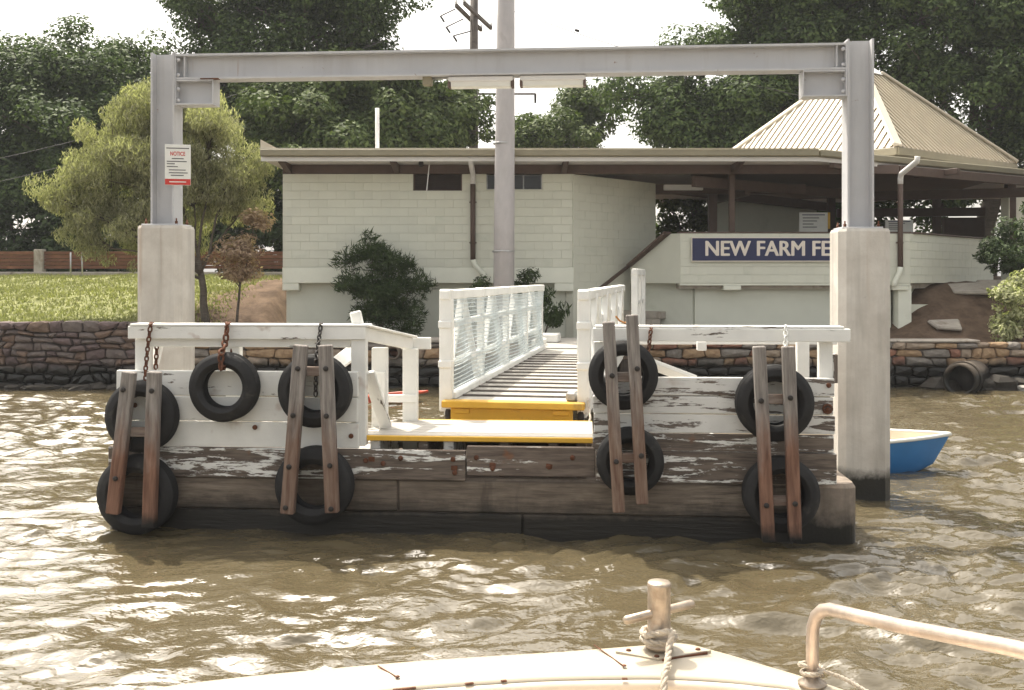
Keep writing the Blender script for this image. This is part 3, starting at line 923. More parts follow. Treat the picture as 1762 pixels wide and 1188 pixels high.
cv = [apex + (c - apex) * (.50 / (ZAP - ZBASE)) + Vector((0, 0, .08)) for c in corners] + [apex + Vector((0, 0, .06))]
pyd('roof_cap', cv, [(0, 1, 4), (1, 2, 4), (2, 3, 4), (3, 0, 4), (3, 2, 1, 0)], SOFFIT, FB)
# drum under the pyramid
prism('roof_upstand', FB, GUTTER, [(C0.x + (c.x - C0.x) * .93, C0.y + (c.y - C0.y) * .93) for c in corners], 4.86, 5.2)

# name board on the parapet
SG = thing('name_sign', 'navy name board with cream capitals on the ferry building parapet', 'sign', (4.0, 21.93, 2.60))
span('board', SG, NAVY, 0, 4.12, -.02, .02, 0, .50, .004)
for (a, b, c, d) in ((-.015, 4.135, -.02, .0), (-.015, 4.135, .5, .52)):
    span('trim', SG, LETTER, a, b, -.022, .018, c, d, .003)
span('trim', SG, LETTER, -.02, -.001, -.022, .018, .002, .498, .003)
text_mesh('lettering', SG, LETTER, 'NEW FARM FERRY', .47, (.30, -.024, .255), (R(90), 0, 0), .004, 0.0, 3.56, True)
# notices inside the pavilion
def notice(label, px0, px1, py0, py1, Y, edge=None):
    p, q = at(px0, py0, Y), at(px1, py1, Y)
    N = thing('notice_board', label, 'sign', (p.x, Y, q.z))
    wd, ht = q.x - p.x, p.z - q.z
    span('panel', N, SIGNW, 0, wd, -.015, .015, 0, ht, .004)
    for k, (s_, t_) in enumerate(((.1, .9), (.12, .7), (.12, .62), (.12, .5), (.12, .62))):
        span('print_line', N, NAVY if k == 0 else SIGNK, wd * s_, wd * t_, -.018, -.0155, ht * (.86 - k * .15), ht * (.86 - k * .15) + .022, .001)
    if edge: span('edge_strip', N, YEL, wd + .005, wd + .06, -.02, .02, ht * .2, ht, .004)
    for s_ in (.1, .9):
        span('leg', N, BROWN, wd * s_ - .02, wd * s_ + .02, .02, .05, ZB - q.z, 0.1, .004)
notice('white notice board with yellow edge standing behind the parapet', 1375, 1424, 366, 401, 24.6, True)
notice('small grey notice board standing behind the downpipe', 1523, 1571, 379, 401, 25.2)

# ------------------------------------------------------------------ pontoon
PON = thing('pontoon', 'timber and concrete ferry pontoon with white railings floating on the river', 'pontoon', P0, -TH)
# concrete float with rounded upright corners
def rounded(u0, u1, v0, v1, rd, n=5):
    pts = []
    for (cx, cy, a) in ((u1 - rd, v1 - rd, 0), (u0 + rd, v1 - rd, 90), (u0 + rd, v0 + rd, 180), (u1 - rd, v0 + rd, 270)):
        for k in range(n + 1):
            t = R(a + 90 * k / n); pts.append((cx + rd * math.cos(t), cy + rd * math.sin(t)))
    return pts
U1 = 6.52
fl = rounded(0, U1, 0, 1.5, .10)
fl2 = [(x + (U1 / 2 - x) * .006, y + (.75 - y) * .03) for x, y in fl]
n = len(fl)
V = [(x, y, -.5) for x, y in fl] + [(x, y, .44) for x, y in fl] + [(x, y, .475) for x, y in fl2]
F = [list(range(n)), list(range(2 * n, 3 * n))] + [[i, (i + 1) % n, n + (i + 1) % n, n + i] for i in range(n)] + [[n + i, n + (i + 1) % n, 2 * n + (i + 1) % n, 2 * n + i] for i in range(n)]
pyd('float', V, F, HULLC, PON)
# lower facing timber: a long worn board just above the tide line
def plank(px0, px1, y0, y1, mat, v=-.05, th=.05, sag=0.0):
    a, b = pt(px0, y0, v), pt(px1, y0, v)
    c = pt(px0, y1, v)
    z1, z0 = a.z, c.z
    return box('plank', PON, mat, ((a.x + b.x) / 2, v + th / 2, (z0 + z1) / 2), (b.x - a.x, th, z1 - z0 - .004), .006)
plank(186, 801, 768, 819, PEEL_H, -.062, .06)
plank(803, 1024, 768, 819, PEEL_X, -.066, .06)
plank(1026, 1440, 776, 829, PEEL_H, -.064, .06)
for (a, b) in ((.06, 2.62), (2.628, 5.98)):
    box('facing_timber', PON, HULLT, ((a + b) / 2, -.014, .325), (b - a, .04, .272), .012)
for (a, b) in ((.06, 3.7), (3.708, 5.98)):
    box('facing_timber', PON, HULLT, ((a + b) / 2, -.010, .03), (b - a, .04, .30), .012)
# left bulwark, three white boards
for (x0, x1, y0, y1, m, v) in ((200, 616, 637, 680, WHITE_W, -.045), (198, 615, 681, 723, WHITE, -.047), (200, 617, 724, 767, WHITE, -.043)):
    plank(x0, x1, y0, y1, m, v, .045)
# right bulwark, four flaking boards
for (x0, x1, y0, y1, m, v) in ((1022, 1436, 648, 680, PEEL_M, -.045), (1020, 1434, 681, 711, PEEL_M, -.047), (1022, 1437, 712, 744, PEEL_M, -.043), (1020, 1435, 745, 775, PEEL_H, -.046)):
    plank(x0, x1, y0, y1, m, v, .045)

def zat(py, v, px=881): return pt(px, py, v).z
def upright(px0, px1, y0, y1, v, mat=None, name='post', lean=0.0, th=.09):
    a, b = pt(px0, y0, v), pt(px1, y1, v)
    xm = (a.x + b.x) / 2
    return beam(name, PON, mat or WHITE, (xm, v + th / 2, b.z), (xm + lean, v + th / 2, a.z), th, b.x - a.x, .006, (1, 0, 0))
def rail(p, q, h, th, mat=None, name='rail'):
    return beam(name, PON, mat or WHITE, p, q, th, h, .006)
# left railing
a, b = pt(220, 573, -.03), pt(629, 573, -.03)
rail((a.x, -.01, (a.z + b.z) / 2), (b.x, -.01, (a.z + b.z) / 2), .112, .05, WHITE_W)
zr = (a.z + b.z) / 2
rail((a.x + .1, .065, zr - .085), (b.x - .15, .065, zr - .085), .09, .045, WHITE_W)
rail((a.x + .02, .06, zr + .066), (b.x + .02, .06, zr + .066), .022, .20, WHITE_W, 'rail_cap')
upright(232, 256, 583, 770, .02)
upright(388, 412, 583, 700, .09)
upright(604, 629, 580, 768, -.01, WHITE, th=.10)
upright(240, 262, 585, 720, 1.2)
beam('brace', PON, WHITE, pt(262, 640, .12), pt(276, 586, .2), .09, .04)
beam('brace', PON, WHITE, pt(578, 628, .5), pt(612, 602, .7), .14, .04, .006, (0, -1, .3))
# side railing running back, dropping to a lower rear rail
c0, c1 = pt(624, 574, .03), pt(707, 592, 1.0)
beam('rail', PON, WHITE, c0, c1, .05, .115)
beam('rail_cap', PON, WHITE_W, c0 + Vector((0, 0, .068)), c1 + Vector((0, 0, .068)), .15, .02)
e0, e1 = pt(690, 591, 1.03), pt(741, 591, 1.03)
rail((e0.x, 1.05, e0.z), (e1.x, 1.05, e0.z), .115, .05)
DK = .835
def upz(px0, px1, y0, v, zb, mat=None, th=.09):
    a, b = pt(px0, y0, v), pt(px1, y0, v)
    return beam('post', PON, mat or WHITE, ((a.x + b.x) / 2, v, zb), ((a.x + b.x) / 2, v, a.z), th, b.x - a.x, .006, (1, 0, 0))
upz(641, 667, 598, .58, .47)
upz(694, 719, 600, .98, .47)
m0, m1 = pt(655, 684, .99), pt(720, 684, .99)
rail((m0.x, .92, m0.z), (m1.x, .92, m0.z), .075, .035)
beam('brace', PON, WHITE_W, pt(634, 640, .06), pt(664, 735, .42), .11, .04, .006, (0, 1, .2))
beam('brace', PON, WHITE, pt(655, 640, .50), pt(652, 720, .50), .10, .035, .006, (0, 1, 0))
beam('stub_post', PON, WHITE, pt(618, 566, .1), pt(611, 536, .1), .09, .09, .012, (0, 1, 0))
# right railing
a, b = pt(1020, 577, -.03), pt(1464, 577, -.03)
zr2 = (a.z + b.z) / 2
rail((a.x, .0, zr2), (b.x, .0, zr2), .112, .055, WHITE_W)
rail((a.x + .02, .06, zr2 + .066), (b.x - .05, .06, zr2 + .066), .022, .16, WHITE_W, 'rail_cap')
upright(1022, 1040, 588, 770, .02)
upright(1410, 1433, 588, 660, .05)
upright(1372, 1393, 588, 700, .75)
upright(1200, 1216, 588, 604, .75)
upright(1432, 1442, 610, 660, .1, PEEL_M)
beam('brace', PON, WHITE, pt(1108, 622, .4), pt(1195, 655, .4), .16, .04, .006, (0, .5, 1))
rail(pt(1100, 584, 1.2), pt(1440, 584, 1.2), .10, .05)
# raised boarding deck in the gap: boards run along the quay line
ua, ub = pt(620, 752, .05).x, pt(1021, 752, .05).x
for k in range(6):
    v0 = .075 + k * .157
    e = (0, .0, .012, -.01, .02, .24)[k]
    box('deck_board', PON, DECKP, ((ua + ub) / 2 + e / 2, v0 + .075, DK - .02), (ub - ua - e, .148, .04), .006)
box('edge_strip', PON, YEL, ((ua + ub) / 2, .052, DK - .026), (ub - ua + .02, .035, .045), .006)
box('edge_strip', PON, YEL, ((ua + ub) / 2 + .15, 1.035, DK - .024), (ub - ua - .3, .03, .05), .006)
for f in (.06, .27, .38, .62, .83, .95):
    box('bearer', PON, PEEL_M if f in (.06, .38) else PEEL_X, (ua + (ub - ua) * f, .55, .63), (.09, .92, .32), .01)
box('kickboard', PON, PEEL_X, ((ua + ub) / 2, .98, .66), (ub - ua, .04, .2), .01)
# deck behind the bulwarks
for side, (u0, u1) in enumerate(((.1, ua - .04), (ub + .04, U1 - .3))):
    for k in range(6):
        box('deck_board', PON, DECKP, ((u0 + u1) / 2, .12 + k * .22, .50 + .02), (u1 - u0, .2, .04), .006)
# coach bolts and rust blooms along the facing boards
bolt_prof = [(0, 0), (.016, .0), (.022, -.006), (.022, -.014), (.012, -.02), (0, -.02)]
bolts = [(630, 792), (660, 797), (780, 790), (783, 813), (820, 787), (848, 806), (945, 803), (985, 787), (605, 750), (234, 697), (1425, 663), (1423, 705), (1330, 790), (1100, 800), (690, 788), (300, 700), (440, 735)]
bm_ = None
for (px, py) in bolts:
    p = pt(px, py, -.05)
    if bm_ is None:
        o = lathe('bolt', PON, RUST, bolt_prof, 10, 'Y', True, (p.x, -.062, p.z)); bm_ = o.data
    else:
        o = mesh_obj('bolt', bm_, RUST, PON, (p.x, -.062, p.z))
# rust-stain plates: corroded washers
for (px, py) in ((640, 790), (945, 802), (782, 805), (848, 800)):
    p = pt(px, py, -.05)
    box('washer_plate', PON, RUST, (p.x, -.066, p.z), (.055, .006, .04), .003, (0, rng.uniform(-.2, .2), 0))
mooring = lathe('ring_bolt', PON, RUST, [(.035 + .010 * math.cos(t), .010 * math.sin(t)) for t in np.linspace(0, 2 * math.pi, 8, endpoint=False)], 16, 'Y', True,
                tuple(pt(1424, 704, -.07)), closed=True)

# ------------------------------------------------------------------ tyres, fenders and chains
def tyre(px, py, rpx, v, label, group=None, tilt=0.0, hole=.56):
    c = pt(px, py, v)
    e = pt(px + rpx, py, v)
    Rr = (e - c).length; wd = .19
    ri = Rr * hole
    prof = [(ri, -.05), (ri + .01, -.075), (ri + .03, -.082), (Rr * .70, -.094), (Rr * .735, -.099), (Rr * .76, -.094), (Rr * .86, -.09), (Rr * .955, -.074)]
    tread = [(Rr * .985, -.060)]
    for k in range(5):
        y = -.05 + k * .025
        tread += [(Rr, y - .008), (Rr, y + .005), (Rr - .011, y + .008), (Rr - .011, y + .013)] if k < 4 else [(Rr, y - .008), (Rr, y + .004)]
    prof2 = [(r, -y) for r, y in reversed(prof)] 
    full = prof + tread + [(Rr * .985, .060)] + prof2 + [(ri + .03, .06), (ri + .06, .03), (ri + .06, -.03), (ri + .03, -.06)]
    o = lathe('tyre', None, RUBBER, full, 44, 'Y', True, pw(*c), (tilt, 0, -TH), closed=True)
    for p in o.data.polygons: p.use_smooth = True
    return tag(o, label, 'tyre', group)
VT = -.16
tyre(245, 716, 60, VT, 'black tyre on the white bulwark end, behind rusty timbers over the water')
tyre(237, 850, 66, VT - .02, 'half sunk black tyre at the rusty timbers on the bulwark end')
tyre(387, 666, 58, VT + .01, 'black tyre hanging alone from a rusty chain on white boards', hole=.575)
tyre(543, 672, 62, VT, 'black tyre behind tapering brown timbers beside the white corner post')
tyre(542, 835, 66, VT - .01, 'wet black tyre at the feet of the timbers below the corner post')
tyre(1072, 645, 60, VT, 'black tyre behind the tall timber pair beside the gangway opening')
tyre(1084, 793, 58, VT, 'black tyre low down on the tall timber pair beside the gangway')
tyre(1332, 693, 67, VT, 'black tyre hung on flaking boards near the right concrete pile')
tyre(1343, 850, 66, VT - .01, 'wet black tyre at the waterline near the right concrete pile')

bolt_big = None
def fender(label, tim, cleats, mat, v=-.335, w_px=22, bolts_=()):
    c = pt((tim[0][2] + tim[-1][2]) / 2, (tim[0][3] + tim[-1][3]) / 2, v)
    Rt = thing('timber_fender', label, 'fender', pw(c.x, v, c.z), -TH)
    for (x0, y0, x1, y1) in tim:
        a, b = pt(x0, y0, v) - c, pt(x1, y1, v) - c
        wq = (pt(x1 + w_px, y1, v) - pt(x1, y1, v)).length
        a.y = 0; b.y = 0
        beam('timber', Rt, mat, a, b, wq, .075, .008, (0, -1, 0))
    for (x0, x1, y) in cleats:
        a, b = pt(x0, y, v) - c, pt(x1, y, v) - c
        beam('cleat', Rt, FEND_B, (a.x, .055, a.z), (b.x, .055, b.z), .08, .05, .006, (0, -1, 0))
    for (x, y) in bolts_:
        p = pt(x, y, v) - c
        mesh_obj('bolt', bm_, DARKIRON, Rt, (p.x, -.04, p.z))
    return Rt
fender('pair of rust-red timbers with splayed feet on the bulwark end', [(223, 640, 195, 884), (266, 640, 257, 908)], [(200, 265, 745)], FEND_R, bolts_=[(216, 670), (265, 672), (203, 822)])
fender('pair of tapering brown timbers in front of the white corner post', [(518, 594, 495, 884), (560, 594, 572, 882)], [(508, 566, 640)], FEND_B, bolts_=[(515, 634), (563, 634), (507, 714), (564, 715), (500, 802), (570, 800), (494, 872), (572, 874)], w_px=23)
fender('tall pair of grey brown timbers leaning by the gangway opening', [(1047, 554, 1065, 881), (1087, 542, 1105, 867)], [(1050, 1100, 650), (1060, 1108, 790)], FEND_B, w_px=21, bolts_=[(1053, 646), (1096, 634), (1060, 793), (1103, 783)])
fender('pair of grey timbers with orange feet beside the concrete pile', [(1306, 596, 1322, 932), (1356, 596, 1368, 930)], [(1310, 1360, 688), (1320, 1368, 864)], FEND_R, w_px=22, bolts_=[(1308, 689), (1358, 684), (1317, 868), (1366, 865)])

def chain(label, pts, link=.05, wire=.0065, mat=RUST):
    """one hanging chain: alternate links along a path, as a single thing"""
    pts = [Vector(p) for p in pts]
    seg = []
    tot = 0
    for a, b in zip(pts, pts[1:]): seg.append((tot, (b - a).length, a, b)); tot += (b - a).length
    n = max(2, int(tot / (link * .78)))
    parts = []
    for i in range(n):
        s_ = (i + .5) / n * tot
        for (t0, L, a, b) in seg:
            if t0 <= s_ <= t0 + L + 1e-6:
                p = a + (b - a) * ((s_ - t0) / L); d = (b - a).normalized(); break
        side = d.orthogonal().normalized()
        if i % 2: side = d.cross(side)
        ring = []
        for k in range(10):
            t = 2 * math.pi * k / 10
            ring.append(p + d * (math.cos(t) * link * .5) + side * (math.sin(t) * link * .3))
        ring.append(ring[0]); 
        parts.append(tube_geo(ring, wire, 5, False))
    V, F = merge(parts)
    org = pts[0]
    o = pyd('chain', [Vector(v) - org for v in V], F, mat, None, True, loc=org)
    return tag(o, label, 'chain')
def pwp(px, py, v): return pw(*pt(px, py, v))
chain('thick rusty chain holding the lone tyre to the white rail', [pwp(386, 634, -.20), pwp(380, 632, -.28), pwp(380, 610, -.27), pwp(388, 588, -.12), pwp(391, 560, -.07), pwp(393, 558, .12), pwp(396, 580, .14), pwp(396, 610, .1)], .075, .011)
chain('thin rusty chain over the rail end above the rusty timbers', [pwp(252, 672, -.2), pwp(250, 640, -.16), pwp(254, 600, -.08), pwp(259, 560, -.07), pwp(262, 557, .1), pwp(270, 590, .12), pwp(268, 635, .08)], .055, .0075)
chain('grey brown chain hanging between the timbers beside the corner post', [pwp(543, 682, -.28), pwp(544, 620, -.26), pwp(550, 575, -.09), pwp(552, 560, -.06), pwp(553, 557, .1)], .055, .0075, DARKIRON)
chain('short chain between the two half sunk tyres at the bulwark end', [pwp(226, 748, -.27), pwp(220, 775, -.27), pwp(217, 790, -.26)], .05, .007, DARKIRON)
chain('chain wrapped over the white rail above the timbers by the pile', [pwp(1350, 640, -.2), pwp(1352, 600, -.14), pwp(1352, 566, -.06), pwp(1354, 562, .08), pwp(1356, 590, .1)], .055, .0075, SIGNW)
chain('chain wrapped over the white rail beside the gangway tyre', [pwp(1106, 625, -.2), pwp(1116, 600, -.1), pwp(1120, 568, -.06), pwp(1120, 562, .06), pwp(1117, 600, .1)], .05, .007, RUST)

# ------------------------------------------------------------------ piles and steel gantry
def pile(px0, px1, pytop, label, group):
    v0 = 1.59
    a, b = pt(px0, pytop, v0), pt(px1, pytop, v0)
    hy = .23
    if px0 < 881: b = pt(px1, pytop, v0 + 2 * hy - .065)
    else: a = pt(px0, pytop, v0 + 2 * hy - .065); a.z = b.z
    wd = b.x - a.x; c = (a.x + b.x) / 2
    o = pw(c, v0 + hy, 0)
    hx, ch = wd / 2, .065
    prof = [(-hx + ch, -hy), (hx - ch, -hy), (hx, -hy + ch), (hx, hy - ch), (hx - ch, hy), (-hx + ch, hy), (-hx, hy - ch), (-hx, -hy + ch)]
    n = 8; V, F = [], []
    levels = [(-1.6, 1.0), (.9, 1.0), (a.z - .03, 1.0), (a.z, .955)]
    for z, k in levels: V += [(x * k, y * k, z) for x, y in prof]
    for l in range(len(levels) - 1):
        for i in range(n): F.append([l * n + i, l * n + (i + 1) % n, (l + 1) * n + (i + 1) % n, (l + 1) * n + i])
    F += [list(range(n)), [(len(levels) - 1) * n + i for i in range(n)]]
    pl = pyd('concrete_pile', V, F, PILE, None, False, loc=o, rot=(0, 0, -TH))
    tag(pl, label, 'pile', group)
    return c, a.z
cL, zL = pile(232, 335, 388, 'square concrete pile behind the white railing end, notice on its column', None)
cR, zR = pile(1428, 1535, 393, 'square concrete pile with rust streaks beside the blue dinghy', None)
GA = thing('steel_gantry', 'grey painted steel portal frame bolted on two concrete piles', 'gantry', P0, -TH)
def isec_col(name, u, v, z0, z1, w_, d_, tf=.02, tw=.016):
    """H column, web facing the river: flanges left and right"""
    hw, hd = w_ / 2, d_ / 2
    pr = [(-hw, -hd), (-hw + tf, -hd), (-hw + tf, -tw / 2), (hw - tf, -tw / 2), (hw - tf, -hd), (hw, -hd), (hw, hd), (hw - tf, hd), (hw - tf, tw / 2), (-hw + tf, tw / 2), (-hw + tf, hd), (-hw, hd)]
    return prism(name, GA, STEEL, [(u + x, v + y) for x, y in pr], z0, z1)
def isec_beam(name, u0, u1, v, zb, zt, d_, tf=.022, tw=.014):
    zc = (zb + zt) / 2; hh = (zt - zb) / 2; hd = d_ / 2
    pr = [(-hd, -hh), (hd, -hh), (hd, -hh + tf), (tw / 2, -hh + tf), (tw / 2, hh - tf), (hd, hh - tf), (hd, hh), (-hd, hh), (-hd, hh - tf), (-tw / 2, hh - tf), (-tw / 2, -hh + tf), (-hd, -hh + tf)]
    n = len(pr)
    V = [(u0, v + y, zc + z) for y, z in pr] + [(u1, v + y, zc + z) for y, z in pr]
    F = [list(range(n)), list(range(n, 2 * n))] + [[i, (i + 1) % n, n + (i + 1) % n, n + i] for i in range(n)]
    return pyd(name, V, F, STEEL, GA)
VG = 1.82
uL, uR = pt(287, 250, VG).x, pt(1476, 250, VG).x
ztop = 4.60
isec_col('column', uL, VG, zL, ztop, .255, .23)
isec_col('column', uR, VG, zR, ztop + .02, .262, .22)
for u, z in ((uL, zL), (uR, zR)):
    box('base_plate', GA, STEEL, (u, VG, z + .008), (.40, .36, .02), .003)
zbt, zbb = ztop - .015, ztop - .285
isec_beam('beam', uL + .138, uR - .142, VG, zbb, zbt, .2)
for u in (uL + .136, uR - .139):
    box('end_plate', GA, STEEL, (u, VG, (zbt + zbb) / 2 - .13), (.016, .22, .56), .003)
isec_beam('haunch', uL + .146, uL + .146 + .40, VG, zbb - .268, zbb - .003, .2, .016)
box('haunch_end', GA, STEEL, (uL + .146 + .395, VG, zbb - .135), (.012, .195, .23), .002)
isec_beam('haunch', uR - .148 - .42, uR - .148, VG, zbb - .268, zbb - .003, .2, .016)
box('haunch_end', GA, STEEL, (uR - .148 - .415, VG, zbb - .135), (.012, .195, .23), .002)
box('rust_patch', GA, RUST, (uL + .51, VG - .085, zbb + .002), (.20, .06, .012), .003)
for k in range(2):
    box('stiffener', GA, STEEL, (uL + .23 + k * (uR - uL - .46), VG - .05, (zbt + zbb) / 2), (.012, .085, .222), .002)
for u, sg in ((uL + .128, 1), (uR - .131, -1)):
    for z in (zbt - .06, zbb + .05, zbb - .10, zbb - .22):
        mesh_obj('bolt', bm_, STEEL, GA, (u + sg * .035, VG - .075, z), (0, 0, 0))
for u, zc in ((uL, zL), (uR, zR)):
    for dx in (-.165, .165):
        for dy in (-.14, .14):
            lathe('anchor_bolt', GA, RUST, [(0, 0), (.016, 0), (.016, .03), (.008, .032), (.008, .06), (0, .06)], 8, 'Z', True, (u + dx, VG + dy, zc + .018))
# strip lights under the beam
def batten(px0, px1, label):
    a, b = pt(px0, 130, VG), pt(px1, 130, VG)
    L = b.x - a.x
    o = thing('strip_light', label, 'light', pw((a.x + b.x) / 2, VG, zbb - .11), -TH)
    box('housing', o, SOFFIT, (0, 0, .075), (L, .15, .06), .012)
    V = []; F = []
    pr = [(-.062, .045), (-.05, .0), (0, -.018), (.05, .0), (.062, .045)]
    V = [(-L / 2 + .03, y, z) for y, z in pr] + [(L / 2 - .03, y, z) for y, z in pr]
    F = [[i, i + 1, 6 + i, 5 + i] for i in range(4)] + [[0, 1, 2, 3, 4], [5, 6, 7, 8, 9], [0, 4, 9, 5]]
    pyd('diffuser', V, F, SIGNW, o)
    for s_ in (-1, 1): box('end_cap', o, BROWN, (s_ * (L / 2 - .012), 0, .03), (.03, .14, .075), .006)
batten(772, 884, 'cream strip light under the gantry beam next to the junction box')
batten(895, 1008, 'cream strip light under the gantry beam away from the junction box')
o = thing('junction_box', 'small grey junction box with conduit under the gantry beam', 'junction box', pwp(736, 139, VG), -TH)
box('box', o, GUTTER, (0, 0, 0), (.10, .09, .11), .008)
tube('conduit', o, GALV, [(.05, 0, .02), (.20, 0, .02), (.20, 0, .06)], .012, 8)

# notice on the left column
p0, p1 = pt(285, 246, 1.62), pt(327, 246, 1.75)
ns = thing('notice_sign', 'white notice with red heading and red foot strip on a grey column', 'sign', pw(pt(306, 284, 1.69).x, 1.69, pt(306, 284, 1.69).z), -TH + R(16))
SW, SH = .262, .43
box('plate', ns, SIGNW, (0, 0, 0), (SW, .006, SH), .002)
box('foot_strip', ns, SIGNR, (0, -.0045, -SH / 2 + .034), (SW - .004, .003, .062), .001)
text_mesh('heading', ns, SIGNR, 'NOTICE', .06, (-.075, -.0045, .115), (R(90), 0, 0), .001, .001, .15)
for k, (x0, x1, z) in enumerate(((-.115, .115, .175), (-.06, .06, .065), (-.11, .09, .035), (-.11, -.03, .01), (-.11, .0, -.02), (-.09, .08, -.055), (-.09, .1, -.085), (-.07, .06, -.112))):
    box('print_line', ns, SIGNK, ((x0 + x1) / 2, -.0045, z), (x1 - x0, .002, .010), .0005)
box('foot_print', ns, SIGNW, (0, -.0068, -SH / 2 + .034), (.17, .002, .010), .0005)
box('bracket', ns, GALV, (-.05, .05, .1), (.05, .09, .02), .003)
box('bracket', ns, GALV, (-.05, .05, -.12), (.05, .09, .02), .003)

# ------------------------------------------------------------------ gangway
GWA = R(9.2)
GW = thing('gangway', 'white timber gangway with netted railings leading to shore', 'gangway', (.023, 9.9, .977), -GWA)
W, LG = 1.40, 7.35
HW = W / 2
nb = int(LG / .147)
for k in range(nb):
    box('floor_board', GW, DECKP, (0, .075 + k * LG / nb, -.02), (W - .1, LG / nb - .008, .035), .004)
for k in range(14):
    box('batten', GW, FEND_G, (.02, .34 + k * .43, .008), (W - .16, .022, .022), .004)
for s_ in (-1, 1):
    beam('side_beam', GW, WHITE, (s_ * (HW - .02), 0, -.07), (s_ * (HW - .02), LG, -.07), .09, .18, .01)
    beam('kerb', GW, WHITE, (s_ * (HW - .05), .05, .035), (s_ * (HW - .05), LG, .035), .09, .07, .01)
    beam('top_rail', GW, WHITE, (s_ * HW, -.07, 1.06), (s_ * HW, LG, 1.07), .11, .10, .012)
    npst = 5
    for k in range(npst):
        y = .0 + k * (LG - .08) / (npst - 1)
        beam('post', GW, WHITE, (s_ * HW, y + .02, -.12), (s_ * HW, y + .02, 1.02), .13 if k == 0 else .08, .11 if k == 0 else .09, .01, (0, 1, 0))
        box('post_band', GW, WHITE, (s_ * HW, y + .02, 1.062), (.125, .13, .112), .012)
    for z in (.36, .76):
        beam('mid_rail', GW, WHITE, (s_ * (HW - .005), .05, z), (s_ * (HW - .005), LG, z), .045, .065, .008)
    for z in (.36, .76):
        box('rail_block', GW, WHITE, (s_ * HW, .0, z), (.142, .125, .08), .012)
    for k in range(npst - 1):
        y0_, y1_ = k * (LG - .08) / (npst - 1) + .07, (k + 1) * (LG - .08) / (npst - 1) - .03
        ym = (y0_ + y1_) / 2
        beam('diagonal', GW, WHITE, (s_ * (HW + .03), y0_, .04), (s_ * (HW + .03), ym, 1.06), .035, .075, .006, (s_, 0, 0))
        beam('diagonal', GW, WHITE, (s_ * (HW + .03), ym, 1.06), (s_ * (HW + .03), y1_, .04), .035, .075, .006, (s_, 0, 0))
# safety netting on the left side (a woven mesh, all one piece of net)
NETM = plain('pale_blue_net_cord', (.60, .66, .68), .8, .15, 12, .1, rnd=0)
def net(side, y0_, y1_, z0, z1, step):
    parts = []
    g = random.Random(4)
    xo = side * (HW - .05)
    def P(y, z):
        return Vector((xo - side * .03 * math.sin(y * 3.1 + z * 2) * math.sin(math.pi * (z - z0) / (z1 - z0)), y, z + .004 * math.sin(y * 2.3)))
    def strip(pts, rad):
        parts.append(tube_geo(pts, rad, 4, False))
    nz = int((z1 - z0) / step); ny = int((y1_ - y0_) / step)
    for k in range(nz + 1):
        z = z0 + (z1 - z0) * k / nz
        strip([P(y0_ + (y1_ - y0_) * i / 60, z) for i in range(61)], .0062)
    for k in range(ny + 1):
        y = y0_ + (y1_ - y0_) * k / ny
        strip([P(y, z0 + (z1 - z0) * i / 8) for i in range(9)], .0026)
    return merge(parts)
V, F = net(-1, .08, LG - .02, .06, 1.0, .044)
pyd('safety_net', V, F, NETM, GW)
V, F = net(1, .08, LG - .02, .06, 1.0, .09)
pyd('safety_net', V, F, NETM, GW)
# yellow front ramp plate
box('ramp_lip', GW, YEL, (.0, -.07, -.03), (W + .03, .16, .07), .008)
box('ramp_apron', GW, YEL, (-.02, -.06, -.135), (W - .17, .05, .135), .01)
for s_ in (-1, 1):
    box('apron_bracket', GW, YEL, (s_ * (HW - .20) - .02, -.092, -.10), (.16, .02, .05), .004)
    lathe('roller', GW, DARKIRON, [(0, -.03), (.07, -.03), (.08, -.02), (.08, .02), (.07, .03), (0, .03)], 16, 'Y', True, (s_ * (HW - .03), .02, -.15), (0, 0, R(90)))
box('hinge_block', GW, GALV, (HW - .13, .06, .05), (.10, .16, .09), .015)
# landing ashore
LD = thing('landing', 'small timber landing between the gangway and the shore wall', 'landing', (1.20, 17.2, .99), -GWA)
for k in range(18):
    box('plank', LD, DECKP, (0, .09 + k * .165, -.02), (1.7, .158, .05), .005)
for s_ in (-.75, .75):
    beam('bearer', LD, PEEL_X, (s_, 0.05, -.12), (s_, 3.0, -.12), .12, .14, .01)
    for y in (.25, 2.0):
        beam('pile', LD, TPOLE, (s_, y, -1.8), (s_, y, -.19), .18, .18, .03, (0, 1, 0))
box('kerb_block', LD, WHITE, (-.80, .5, .07), (.2, .6, .12), .02)
box('kerb_block', LD, WHITE, (-.72, 1.5, .09), (.35, .5, .16), .02)
# white railing of the landing on the right
LR = thing('landing_railing', 'white timber railing section behind the tall leaning timber pair', 'railing', (2.30, 18.5, .95), R(-12))
for y in (0, .9, 1.8):
    beam('post', LR, WHITE, (0, y, 0), (0, y, 1.42), .12, .12, .01, (0, 1, 0))
beam('top_rail', LR, WHITE, (0, -.08, 1.38), (0, 1.9, 1.38), .10, .12, .01)
beam('mid_rail', LR, WHITE, (0, -.02, .8), (0, 1.85, .8), .05, .09, .01)
for k in range(5):
    beam('baluster', LR, WHITE, (.0, .15 + k * .15, .05), (.0, .15 + k * .15, 1.33), .03, .05, .004, (0, 1, 0))
o = tube('orange_rope', None, ORANGE_R, [at(1060, 545, 12.5), at(1066, 552, 12.6), at(1075, 556, 12.7), at(1085, 553, 12.8)], .012, 6)
o = tag(o, 'short orange rope slung from the gangway railing beside leaning timbers', 'rope')
o = tube('mooring_rope', None, ROPEM, [pwp(1012, 690, 1.3), pwp(1016, 720, 1.1), pwp(1010, 735, .9), pwp(1018, 745, .8), pwp(1030, 730, .4), pwp(1034, 700, .3)], .012, 6)
tag(o, 'thin grey rope tangled at the foot of the gangway', 'rope')

